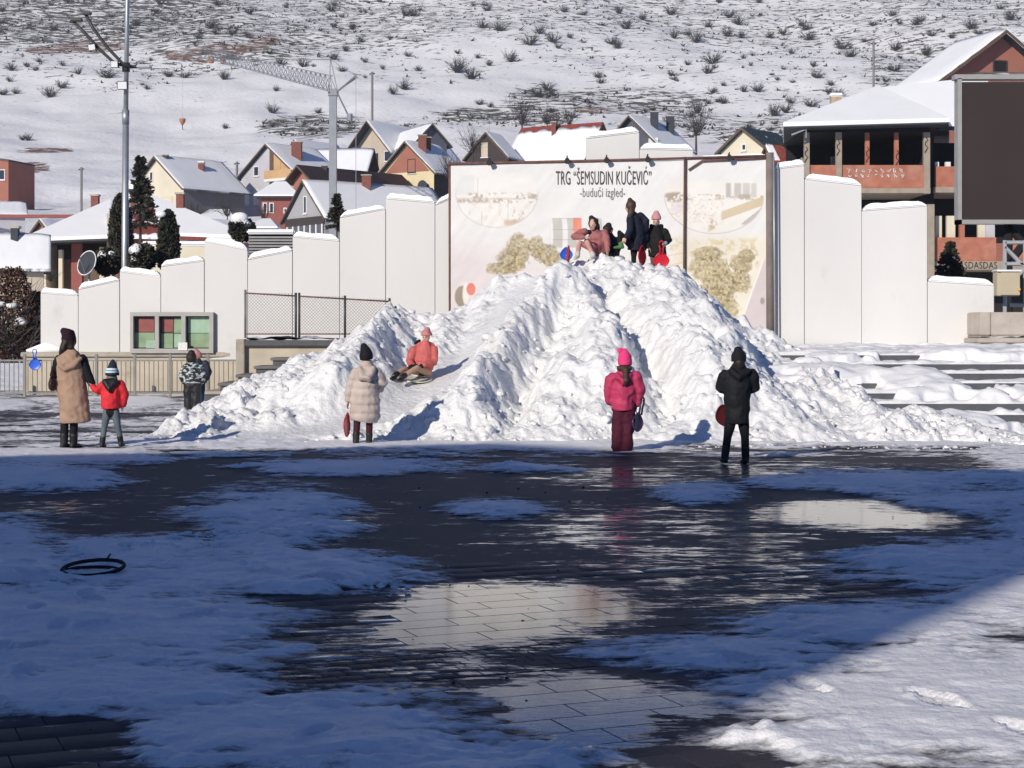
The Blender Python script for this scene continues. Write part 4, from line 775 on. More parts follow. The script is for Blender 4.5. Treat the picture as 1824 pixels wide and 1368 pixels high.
# right wing
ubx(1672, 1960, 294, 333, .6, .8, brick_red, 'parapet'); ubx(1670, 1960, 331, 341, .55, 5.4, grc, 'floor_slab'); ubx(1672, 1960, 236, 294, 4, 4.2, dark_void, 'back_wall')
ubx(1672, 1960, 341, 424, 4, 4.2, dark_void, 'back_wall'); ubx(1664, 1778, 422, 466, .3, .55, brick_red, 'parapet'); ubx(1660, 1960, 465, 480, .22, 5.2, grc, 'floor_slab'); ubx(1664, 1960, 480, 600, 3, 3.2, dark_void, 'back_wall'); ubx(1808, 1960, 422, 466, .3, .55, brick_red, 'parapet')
for a, t, b_ in ((1674, 285, 7), (1693, 285, 9)): ubx(a, a+b_, t, 293.8, .8, 1.0, white_frame, 'window_reveal')
for a, b_, t, m in ((1673, 1683, 383, M_['cream']), (1692, 1707, 383, M_['cream']), (1715, 1724, 399, brick_red), (1748, 1761, 390, M_['cream']), (1761.5, 1778, 390, M_['lav'])): ubx(a, b_, t, 422, .5, .7, m, 'pier')
r = hiproof(ub, 71, 1396, 1690, 228, 220, 1566, 158, 8, M_['rdark'], 'roof'); s_ = hiproof(r, 70.97, 1395, 1691, 226.5, 218.5, 1564, 153, 8.06, snow_roof, 'roof_snow', .03)
A, B, C, D_ = P(1566,158,75), P(1760,142,76), P(1760,226,72.4), P(1672,226,72.4)
r = MB().prism([A+V(0,0,-.1), B, C, D_], (0,0,-.15)).build('roof', M_['rdark'], ub); MB().prism([A+V(0,0,.06), B+V(0,0,.16), C+V(0,-.1,.16), D_+V(0,-.1,.16)], (0,0,-.145)).build('roof_snow', snow_roof, r)
A = P(1489, 172, 77); cch = MB().box((A.x-.2, 77, A.z-1.2), (A.x+.25, 77.45, A.z)).build('chimney', mat('tan_chimney', (.45, .33, .22), .85, .2, 5), ub); MB().box((A.x-.27, 76.93, A.z+.002), (A.x+.32, 77.52, A.z+.17)).build('snow_cap', snow_roof, cch, bevel=.05)
MB().tube([P(1410,240,71.2), P(1436,230,71.2), P(1436,245,71.5)], .045, 5).build('gutter', steel, ub)
# spray marks
wp = mat('white_spray', (.62, .58, .56), .8, .1); rg_ = random.Random(3); A = P(1505, 300, ud-.012)
for row in range(2):
    for k in range(9 if row == 0 else 9):
        m = MB(); x = 1508+k*11.5+rg_.random()*3; y = 303+row*9; pts = [P(x+rg_.random()*8, y-3+rg_.random()*8, ud-.012) for _ in range(5)]; m.tube(pts, .026, 4).build('graffiti', wp, ub)
bp_ = mat('black_spray', (.03, .028, .028), .8, .1)
text_mesh('TASDASDAS', 1700, 1776, 466.5, 478.5, lambda a, b_: P(a, b_, ud+.2), bp_, ub, 'graffiti', .0)
for a, y0 in ((1491, 250), (1648, 245), (1543, 262), (1596, 268), (1434, 262)): MB().tube([P(a+2+3*math.sin(t*1.9), y0+t*4.5, ud-.1 if a in (1491, 1648, 1434) else ud) for t in range(7)], .022, 4).build('graffiti', bp_, ub)
# taller brick gable behind the screen
house('tall red brick gable house with snowy roof behind the video screen', 96, 1672, 142, 62, 236, 40, 18, 'rust', 'rdark', zt(1790,96), [('g',.51,.95,.95,.72,'dark',dark_void)], [], og=.8, oh=.55, st=.22)
# ---------------------------------------------------------------- louvred vent behind the wall
lv = empty('louvred_vent', P(480, 450, 46), 'grey slatted metal vent housing behind the low white panels', 'vent')
for k in range(7): A, B = P(443, 421+k*5.2, 46), P(522, 418+k*5.2, 46); MB().box((A.x, 46, A.z-.05), (B.x, 46.2, A.z)).build('slat', mat('vent_slat', (.30, .30, .30), .5, .1, 4), lv)
A, B = P(443, 456, 46.3), P(522, 418, 46.3); MB().box((A.x, 46.3, A.z), (B.x, 48, B.z)).build('housing', dark_void, lv); A = P(443, 417, 45.95); B = P(522, 417, 45.95); MB().box((A.x-.05, 45.9, A.z), (B.x+.05, 48, A.z+.13)).build('snow_cap', snow_roof, lv, bevel=.04)
gw = empty('garden_wall', P(320, 450, 60), 'snow-capped pale wall glimpsed behind the thuja trees', 'wall'); A, B = P(255, 455, 58), P(372, 438, 58); MB().box((A.x, 58, A.z-2), (B.x, 58.3, B.z)).build('wall_body', M_['cream'], gw); MB().box((A.x-.05, 57.92, B.z+.002), (B.x+.05, 58.36, B.z+.16)).build('snow_cap', snow_roof, gw, bevel=.05)
# satellite dish
sdh = empty('satellite_dish', P(157, 492, 46.5), 'big dark satellite dish with white rim behind the low white panels', 'dish')
c_ = P(157, 470, 46.5); nrm = V(-.35, -.85, .35).normalized(); t1 = nrm.cross(V(0,0,1)).normalized(); t2 = nrm.cross(t1); vs = []; fs = []
for i in range(6):
    rr_ = i/5*.36
    for k in range(24): a = k/24*6.283; vs.append(c_+t1*(rr_*math.cos(a)*.8)+t2*(rr_*math.sin(a))+nrm*(rr_*rr_*.5))
for i in range(5):
    for k in range(24): fs.append((i*24+k, i*24+(k+1) % 24, (i+1)*24+(k+1) % 24, (i+1)*24+k))
MB().add(vs, fs).build('reflector', M_['dchim'], sdh, True); MB().tube([vs[5*24+k] for k in range(24)]+[vs[5*24]], .018, 5, False).build('rim', white_frame, sdh, True); MB().tube([c_+V(0,.1,0), V(c_.x, c_.y+.15, .3)], .035, 6).build('mast', steel, sdh); MB().tube([c_+t2*.3, c_+nrm*.4], .015, 4).build('feed_arm', steel, sdh)
# ---------------------------------------------------------------- crane
cr = empty('crane', P(592, 395, 125), 'grey tower crane with lattice jib reaching left over the houses', 'crane'); cd = 125.
cst = mat('crane_steel', (.26, .275, .30), .5, .1, 2, 0, 1, .4, .3)
A, B = P(586, 395, cd), P(599, 172, cd); MB().box((A.x, cd, A.z-6), (B.x, cd+.5, B.z)).build('mast', cst, cr); MB().box((P(584,0,cd).x, cd-.06, B.z), (P(602,0,cd).x, cd+.56, B.z+.6)).build('slewing_head', cst, cr, bevel=.08)
root = P(592, 163, cd); tip = P(358, 100, 139); up_ = V(0, 0, .95); sd_ = V(.32, .3, 0); m = MB()
N_ = 30
for k in (-1, 1): m.tube([root+sd_*k, tip+sd_*k], .045, 4)
m.tube([root+up_*1.2, tip+up_*.8], .045, 4)
for i in range(N_):
    a, b_, c_ = i/N_, (i+.5)/N_, (i+1)/N_; f0 = root.lerp(tip, a); f1 = root.lerp(tip, b_); f2 = root.lerp(tip, c_)
    for k in (-1, 1): m.tube([f0+sd_*k, f1+up_*(1.2-.4*b_)], .022, 3).tube([f1+up_*(1.2-.4*b_), f2+sd_*k], .022, 3)
m.build('jib', cst, cr)
pk = P(589, 106, cd); tb = P(634, 135, cd-6)
MB().tube([root+V(-.25,0,.2), pk], .05, 4).tube([root+V(.35,0,.2), pk], .05, 4).build('tower_head', cst, cr)
MB().tube([pk, P(430, 107, 135), P(385, 104, 137.5)], .028, 3).build('tie_rope', cst, cr); MB().tube([pk, tb], .02, 3).build('tie_rope', cst, cr)
MB().tube([P(601,163,cd), tb], .07, 4).tube([P(604,160,cd), tb+V(.1,0,-.1)], .05, 4).build('counter_strut', cst, cr); MB().tube([P(601,166,cd), P(623,211,cd-3)], .06, 4).build('back_strut', cst, cr); MB().tube([tb, P(634,380,cd-6)], .022, 3).build('hoist_rope', cst, cr); q_ = P(623, 209, cd-3); MB().tube([q_+V(0,0,.25), q_-V(0,0,.25)], .22, 8).build('pulley', cst, cr)
orange = mat('orange_paint', (.42, .20, .10), .6, .15); q_ = P(325, 105, 141); 
for a in (376, 397): q2 = P(a, 108, 137.5); MB().box((q2.x-.22, q2.y-.2, q2.z-.2), (q2.x+.22, q2.y+.2, q2.z+.2)).build('trolley', orange, cr, bevel=.06)
hk = P(325, 217, 141); MB().tube([P(325, 92, 141), hk+V(0,0,.3)], .012, 3).build('hook_rope', cst, cr); MB().tube([hk+V(0,0,.25), hk, hk-V(0,0,.3)], [.28, .24, .04], 8).build('hook_block', orange, cr, True); MB().tube([hk-V(0,0,.3), hk-V(0,0,.6), hk+V(.15,0,-.65)], .035, 5).build('hook', dark_steel, cr)
MB().tube([tip, P(322, 92, 141.5)], .05, 4).build('jib_tip', cst, cr)
# utility poles and wires on the slope
def upole(px, ytop, ybase, d, label, arm=True):
    h = empty('utility_pole', P(px, ybase, d), label, 'pole'); MB().tube([P(px, ybase+25, d), P(px, ytop, d)], d*.0006+.02, 6).build('pole', mat('pole_wood', (.22, .21, .21), .8, .1, 3), h)
    if arm: MB().tube([P(px-5, ytop+4, d), P(px+5, ytop+3, d)], d*.0005, 4).build('crossarm', dark_steel, h)
upole(145, 298, 382, 150, 'thin utility pole standing in the left snowfield'); upole(663, 128, 222, 215, 'thin utility pole above the tan house'); upole(1556, 74, 158, 230, 'thin pole above the hipped snowy roof'); upole(422, 288, 330, 175, 'short antenna pole between the cream and lavender houses')
ow = empty('overhead_wire', P(700, 50, 300), 'thin overhead wire strung across the upper hillside', 'wire'); MB().tube([P(-60, 70, 300)+V(0,0,0)]+[P(-60+i*120, 60-i*2.3+14*math.sin(i/17*math.pi*2), 300) for i in range(1, 17)], .035, 3).build('wire', dark_steel, ow)
# ================================================================ PLANTS
leaf_dark = mat('conifer_leaf', (.048, .05, .036), .8, .35, 2.5, col2=(.075, .055, .035), c2amt=(.5, .65), c2scale=2.5); leaf_brown = mat('winter_leaf', (.10, .05, .035), .85, .35, 3, col2=(.16, .10, .07), c2amt=(.5, .7), c2scale=4)
bark = mat('bark', (.07, .055, .045), .9, .25, 6); twig_m = mat('twig', (.075, .065, .062), .9, .25, 2)
def leaves(name, c, pts, nrm, size, m, parent, asp=2.2):
    n = len(pts); a = np.random.randn(n, 3); a /= np.linalg.norm(a, axis=1)[:, None]; a = a*.6+nrm; a /= np.linalg.norm(a, axis=1)[:, None]+1e-9
    b_ = np.cross(a, np.random.randn(n, 3)); b_ /= np.linalg.norm(b_, axis=1)[:, None]+1e-9; s = (size*(.6+.8*np.random.rand(n)))[:, None]
    co = np.stack([pts-b_*s/asp, pts+a*s*.5-b_*s*.25, pts+a*s, pts+a*s*.45+b_*s/asp], 1)
    return np_mesh(name, co.reshape(-1, 3)+np.array(c), np.arange(n*4).reshape(-1, 4), m, parent, smooth=False)
def blob_snow(name, c, r3, m, parent):
    v = iv*np.array(r3); k = random.randint(0, 99); v = v*(1+.7*(vnoise(iv[:, 0]*1.8+k, iv[:, 1]*1.8+iv[:, 2]*1.5, k)-.5))[:, None]
    return np_mesh(name, v+np.array(c), ifc, m, parent)
def thuja(px, ytop, ybase, w, d, label, snowy=()):
    B = P(px, ybase, d); T_ = P(px, ytop, d); H = T_.z-B.z; W = w*d/F/2; h = empty('thuja_tree', B, label, 'tree')
    MB().tube([B-V(0,0,.6), B+V(0,0,H*.8)], [W*.2, W*.05], 7).build('trunk', bark, h)
    n = 5200; z = np.random.rand(n); a = np.random.rand(n)*6.283; prof = np.interp(z, [0, .08, .3, .7, .9, 1], [.72, .9, 1, .86, .55, .1]); lob = .82+.35*(fbm(a*1.6+5, z*7, int(px), 3)-.3)
    r = W*prof*lob*np.sqrt(np.random.rand(n)*.6+.4); pts = np.stack([r*np.cos(a), r*np.sin(a), z*H], 1); nr = np.stack([np.cos(a)*.5, np.sin(a)*.5, np.ones(n)*.9], 1)
    leaves('crown', B, pts, nr, W*.24, leaf_dark, h)
    for sx, sz, s in snowy: blob_snow('snow_patch', B+V(sx*W, -W*.6, sz*H), (s*W, s*W*.6, s*W*.7), snow, h)
thuja(215, 348, 478, 46, 49, 'tall dark columnar thuja left of the lamp mast'); thuja(300, 376, 480, 42, 47.5, 'dark columnar thuja right of the lamp mast', [(-.5,.93,.4)])
def fir(px, ytop, ybase, w, d, label, snowy=()):
    B = P(px, ybase, d); H = P(px, ytop, d).z-B.z; W = w*d/F/2; h = empty('fir_tree', B, label, 'tree'); MB().tube([B-V(0,0,1.5), B+V(0,0,H*.97)], [W*.1, .01], 6).build('trunk', bark, h)
    P_ = []; N_ = []
    for k in range(120):
        z = random.random()**.8; a = random.random()*6.283; L = W*(1.05-z)*(.7+.5*random.random())
        for j in range(44):
            t = random.random(); P_.append((math.cos(a)*L*t+random.gauss(0,.05*W), math.sin(a)*L*t+random.gauss(0,.05*W), z*H-.18*L*t+random.gauss(0,.03*W))); N_.append((math.cos(a)*.9, math.sin(a)*.9, .1))
    leaves('crown', B, np.array(P_), np.array(N_), W*.19, leaf_dark, h, 3)
    for sx, sz, s in snowy: blob_snow('snow_patch', B+V(sx*W, -W*.5, sz*H), (s*W, s*W*.7, s*W*.7), snow, h)
fir(250, 282, 405, 66, 72, 'dark fir tree standing in front of the cream house'); fir(262, 372, 405, 30, 84, 'small dark fir below the taller one by the chimneys') if False else None
fir(600, 347, 412, 46, 62, 'small dark conifer at the foot of the crane'); fir(1692, 432, 495, 60, 43, 'bushy brown-green conifer above the rightmost white panel', [(.1,.55,.12),(-.2,.3,.1)])
def ballbush(px, py, w, d, label, sn):
    C = P(px, py, d); W = w*d/F/2; h = empty('shrub', C-V(0,0,W*1.4), label, 'shrub'); MB().tube([C-V(0,0,W*2.2), C], [W*.12, W*.06], 6).build('stem', bark, h)
    n = 2600; v = np.random.randn(n, 3); v /= np.linalg.norm(v, axis=1)[:, None]; r = W*(.65+.4*np.random.rand(n)); leaves('foliage', C, v*r[:, None]*np.array([1, 1, .95]), v, W*.28, leaf_dark, h)
    for sx, sz, s in sn: blob_snow('snow_patch', C+V(sx*W, -W*.55, sz*W), (s*W, s*W*.6, s*W*.85), snow, h)
ballbush(192, 466, 44, 47.2, 'round dark shrub draped with snow beside the satellite dish', [(-.25,.45,.55),(.4,.5,.4)]); ballbush(254, 458, 44, 46.8, 'round dark shrub with a big snow cap between the thujas', [(-.45,.45,.62),(-.4,-.1,.5)]); ballbush(431, 408, 40, 48, 'dark pointed shrub wearing a thick snow cap above the fifth panel', [(-.1,.75,.75),(.35,.5,.5)])
def twigs(rad, n, lv=2, thick=.018, up=.55):
    """bare branching shrub as one mesh, origin at its foot"""
    m = MB()
    for i in range(n):
        a = random.random()*6.283; e = random.uniform(.15, 1)*up; L = rad*random.uniform(.7, 1.2); d_ = V(math.cos(a)*(1-e*.6), math.sin(a)*(1-e*.6), .35+e).normalized(); p = V(random.gauss(0, rad*.08), random.gauss(0, rad*.08), -.05*rad)
        q = p+d_*L*.55+V(random.gauss(0, .06), random.gauss(0, .06), random.gauss(0, .06))*rad; r = q+(d_+V(random.gauss(0, .3), random.gauss(0, .3), random.gauss(0, .2))).normalized()*L*.5
        m.tube([p, q, r], [thick*rad, thick*rad*.7, thick*rad*.25], 3, False)
        for k in range(lv*2):
            s = p.lerp(q, random.uniform(.4, 1)) if k % 2 else q.lerp(r, random.random()); t = s+(d_+V(random.gauss(0, .6), random.gauss(0, .6), random.gauss(0, .4))).normalized()*L*.33; m.tube([s, t], [thick*rad*.5, thick*rad*.2], 3, False)
    return m
# brown hedge at the far left
for k, (px, yb, yt, w, d, lab) in enumerate(((20,640,478,95,47,'tall reddish-brown twiggy hedge bush at the left edge'),(62,640,520,60,47.6,'reddish-brown twiggy bush beside the first white panel'),(90,500,470,70,52,'leafless grey-brown bush behind the first white panels'))):
    B = P(px, yb, d); H = P(px, yt, d).z-B.z; h = empty('bush', B, lab, 'bush'); o = twigs(H*.75, 60, 3, .010, .9).build('branches', twig_m, None); o.location = B; o.parent = h; o.matrix_parent_inverse = parent_inv(h)
    if k < 2:
        n = 3800; z = np.random.rand(n); W = w*d/F/2; r = W*np.sqrt(np.random.rand(n))*np.interp(z, [0,.5,1], [1,1,.5]); a = np.random.rand(n)*6.283; leaves('foliage', B, np.stack([r*np.cos(a), r*np.sin(a)*.7, z*H], 1), np.random.randn(n, 3)*.5, .09, leaf_brown, h)
        for j in range(4): blob_snow('snow_patch', B+V(random.uniform(-.6,.6)*W, -W*.5, H*random.uniform(.25,.8)), (.16,.12,.08), snow, h)
# bare garden trees among the houses
def bare(px, yb, yt, d, label):
    B = P(px, yb, d); H = P(px, yt, d).z-B.z; h = empty('bare_tree', B, label, 'tree'); o = twigs(H*.6, 34, 3, .013, 1.2).build('branches', twig_m, None); o.location = B+V(0,0,H*.3); o.parent = h; o.matrix_parent_inverse = parent_inv(h); MB().tube([B-V(0,0,1), B+V(0,0,H*.5)], [H*.03, H*.015], 6).build('trunk', bark, h)
for a in ((405,400,345,118,'bare tree before the dark wall of the cream house'),(345,402,352,121,'bare tree by the cream house chimney side'),(842,290,222,130,'bare tree left of the dark dormer gable'),(930,240,172,210,'tall bare tree on the slope above the red-ridged house'),(975,235,185,205,'bare bushy tree right of the tall one above the red-ridged house'),(1015,235,190,205,'bare bushy tree left of the slate house'),(1240,262,185,215,'thin bare tree above the cream house with green roof'),(800,335,270,140,'bare tree right of the red and yellow house'),(470,400,360,125,'bare shrub before the lavender house')): bare(*a)
# shrubs on the hillside: shared meshes, each its own object
protos = []
for k in range(5):
    o = twigs(1.0, 38, 3, .028, .8).build('hill_shrub', mat('hill_twig', (.055, .052, .05), .9, .25, .5), None); protos.append(o.data); bpy.data.objects.remove(o)
HS = [(485,192,26),(90,160,34),(110,148,26),(262,310/2,14),(300,128,24),(330,130,24),(400,132,26),(500,108,24),(540,110,26),(595,98,22),(610,120,20),(375,38,34),(445,15,26),(590,10,26),(20,118,22),(70,105,18),(112,112,16),(140,125,20),(190,125,36),(28,160,18),(5,160,24),
      (815,115,40),(840,128,34),(855,178,22),(910,100,28),(945,70,30),(960,50,26),(985,65,28),(890,45,30),(1005,15,20),(1040,20,20),(1065,130,24),(1090,70,24),(1115,40,30),(1145,28,20),(1070,142,18),(1100,78,24),(1195,15,30),(1225,55,22),(1240,65,28),(1270,100,34),(1260,120,30),(1300,20,30),(1315,35,26),(1295,55,26),(1320,60,22),(1200,60,22),(1195,130,16),(1225,110,16),(1270,160,18),(1350,155,24),(1370,60,22),(1395,55,22),(1410,90,16),(1440,60,30),(1435,45,24),(1380,195,30),(1400,190,28),(1445,180,30),(1425,215,34),(1455,130,26),(1450,112,20),(1500,75,34),(1515,90,30),(1595,80,26),(1595,118,26),(1480,145,20),(1490,160,32),(1555,40,18),(1590,20,22),(1540,70,16),(1650,90,26),(1700,100,36),(1660,55,24),(1730,40,30),(1640,30,22),(1800,25,30),(960,160,34),(975,150,30),(700,160,22),(720,150,26),(735,20,24),(650,105,18),(860,40,26),(745,120,18),(1020,200,26),(1240,190,30),(1190,215,26)]
rg2 = random.Random(5); tries = 0
while len(HS) < 250 and tries < 6000:
    tries += 1; x, y = rg2.uniform(-60, 1880), rg2.uniform(-20, 250)
    if rg2.random() < float(density(np.array([x]), np.array([y]))[0])*.9 and y < 245: HS.append((x, y, rg2.uniform(9, 22)))
for i, (x, y, s) in enumerate(HS):
    p = T(x, y+s*.4, 120); r = s*p.y/F*.62
    o = bpy.data.objects.new('hill_shrub', protos[i % 5]); COL.objects.link(o); o.location = p; o.rotation_euler = (0, 0, rg2.random()*6.28); o.scale = (r*rg2.uniform(.8,1.15), r, r*rg2.uniform(.75,1.2))
    tag(o, 'bare dark shrub growing on the snowy hillside', 'shrub', 'bare shrubs on the snowy hillside')
# ================================================================ PEOPLE
def cloth(n, c, rough=.8, var=.18, bs=60): return mat(n, c, rough, var, 6, .35, bs, .2)
skin = mat('skin', (.60, .37, .28), .55, .06, 8, 0, 1, .35); hair_m = mat('dark_hair', (.022, .016, .013), .5, .3, 30, .4, 90, .3, stretch=(1, 1, .15)); hair_b = mat('brown_hair', (.06, .035, .022), .5, .3, 30, .4, 90, .3, stretch=(1, 1, .15)); eye_m = mat('eye', (.015, .012, .01), .3); lip_m = mat('lip', (.42, .14, .12), .5)
black_c = cloth('black_cloth', (.012, .012, .015)); black_n = mat('black_nylon', (.014, .014, .018), .5, .25, 5, .25, 20, .4); boot_m = mat('black_boot', (.014, .013, .014), .55, .3, 10, .3, 40, .4)
def loft(pts, rad, mi=0, ref=None, seg=14, flat=False, flat0=False):
    pts = [Vector(p) for p in pts]; rad = [(r, r) if isinstance(r, (int, float)) else r for r in rad]
    T0 = (pts[1]-pts[0]).normalized(); T1 = (pts[-1]-pts[-2]).normalized(); r0 = .12*min(rad[0]) if flat0 else min(rad[0]); r1 = .12*min(rad[-1]) if flat else min(rad[-1])
    P_ = [(pts[0]-T0*r0*.95, .15, rad[0]), (pts[0]-T0*r0*.75, .95 if flat0 else .66, rad[0])]+[(p, 1, r) for p, r in zip(pts, rad)]+[(pts[-1]+T1*r1*.75, .95 if flat else .66, rad[-1]), (pts[-1]+T1*r1*.95, .15, rad[-1])]
    tm = pts[-1]-pts[0]; tm = tm.normalized() if tm.length > 1e-6 else V(0,0,1)
    if ref is None: ref = V(0,0,1) if abs(tm.x) > .75 else V(1,0,0)
    vs = []; fs = []
    for i, (p, k, r) in enumerate(P_):
        t = (P_[min(i+1, len(P_)-1)][0]-P_[max(i-1, 0)][0]).normalized(); u = ref-t*ref.dot(t)
        u = u.normalized() if u.length > 1e-4 else V(0,1,0); w = t.cross(u)
        for j in range(seg): a = 2*math.pi*j/seg; vs.append(p+u*(math.cos(a)*r[0]*k)+w*(math.sin(a)*r[1]*k))
    n = len(P_)
    for i in range(n-1):
        for j in range(seg): fs.append((i*seg+j, i*seg+(j+1) % seg, (i+1)*seg+(j+1) % seg, (i+1)*seg+j))
    fs.append(tuple(range(seg))[::-1]); fs.append(tuple(range((n-1)*seg, n*seg)))
    return dict(v=vs, f=fs, p=pts, r=[(a+b_)/2 for a, b_ in rad], m=mi)
def skinmesh(name, lofts, mats, parent, vox=.012, fold=0., quilt=0., qh=.1, smooth=4, seed=0, matfn=None):
    """one continuous surface grown over overlapping lofts"""
    mb = MB()
    for l in lofts: mb.add(l['v'], l['f'])
    me = bpy.data.meshes.new(name); me.from_pydata(mb.v, [], mb.f); bm = bmesh.new(); bm.from_mesh(me); bmesh.ops.recalc_face_normals(bm, faces=bm.faces); bm.to_mesh(me); bm.free()
    o = bpy.data.objects.new(name, me); COL.objects.link(o)
    rm = o.modifiers.new('r', 'REMESH'); rm.mode = 'VOXEL'; rm.voxel_size = vox; sm = o.modifiers.new('s', 'SMOOTH'); sm.iterations = smooth; sm.factor = .5
    bpy.context.view_layer.update(); m2 = bpy.data.meshes.new_from_object(o.evaluated_get(bpy.context.evaluated_depsgraph_get())); bpy.data.objects.remove(o); bpy.data.meshes.remove(me); m2.name = name
    n = len(m2.vertices); co = np.zeros(n*3, np.float32); m2.vertices.foreach_get('co', co); co = co.reshape(-1, 3)
    if fold or quilt:
        nr = np.zeros(n*3, np.float32); m2.vertex_normals.foreach_get('vector', nr); nr = nr.reshape(-1, 3)
        u = co[:, 0]+co[:, 1]*.7; z = co[:, 2]
        d = fold*((fbm(u*7+seed, z*9+u*3, seed, 3)-.5)*1.6-np.abs(fbm(u*5-z*6+seed, z*5+u*5, seed+9, 2)-.5)*1.6)
        if quilt: d = d+quilt*(np.abs(np.sin(math.pi*(z+.03*(fbm(u*4, z*2, seed, 2)-.5))/qh))-.6)
        d = d*1.35; co = co+nr*d[:, None]; m2.vertices.foreach_set('co', co.ravel())
    m2.materials.clear(); nf = len(m2.polygons)
    if len(mats) > 1 or matfn:
        c = np.zeros(nf*3, np.float32); m2.polygons.foreach_get('center', c); c = c.reshape(-1, 3)
        if matfn: idx = matfn(c)
        else:
            best = np.full(nf, 1e9); idx = np.zeros(nf, np.int32)
            for l in lofts:
                for (p, q, r0, r1) in zip(l['p'][:-1], l['p'][1:], l['r'][:-1], l['r'][1:]):
                    p_ = np.array(p); e = np.array(q)-p_; t = np.clip(((c-p_)@e)/(e@e+1e-12), 0, 1); dd = np.linalg.norm(c-p_-t[:, None]*e, axis=1)-(r0+(r1-r0)*t)
                    k = dd < best; best[k] = dd[k]; idx[k] = l['m']
        o = None
    ob = link(name, m2, mats, parent, True)
    if len(mats) > 1 or matfn: m2.polygons.foreach_set('material_index', np.asarray(idx, np.int32))
    return ob
def hand(w, dirv, thumb, s, mi, curl=.25):
    d_ = dirv.normalized(); t = (thumb-d_*thumb.dot(d_)); t = t.normalized() if t.length > .05 else d_.orthogonal().normalized(); n = d_.cross(t)
    L = [loft([w-d_*.05*s, w+d_*.28*s, w+d_*.5*s], [(.14*s, .11*s), (.23*s, .10*s), (.24*s, .085*s)], mi, t, 10)]
    for i, ln in enumerate((.44, .5, .46, .36)):
        a = w+d_*.48*s+t*(.20-.135*i)*s; b_ = a+(d_+t*(.10-.07*i))*ln*.55*s+n*curl*.2*s; c_ = b_+(d_*.8+n*curl*2).normalized()*ln*.5*s; L.append(loft([a, b_, c_], [.05*s, .047*s, .04*s], mi, None, 8))
    a = w+d_*.12*s+t*.17*s; L.append(loft([a, a+(d_*.25+t*.2)*s*.7, a+(d_*.55+t*.22)*s*.75+n*.06*s], [.06*s, .055*s, .042*s], mi, None, 8)); return L
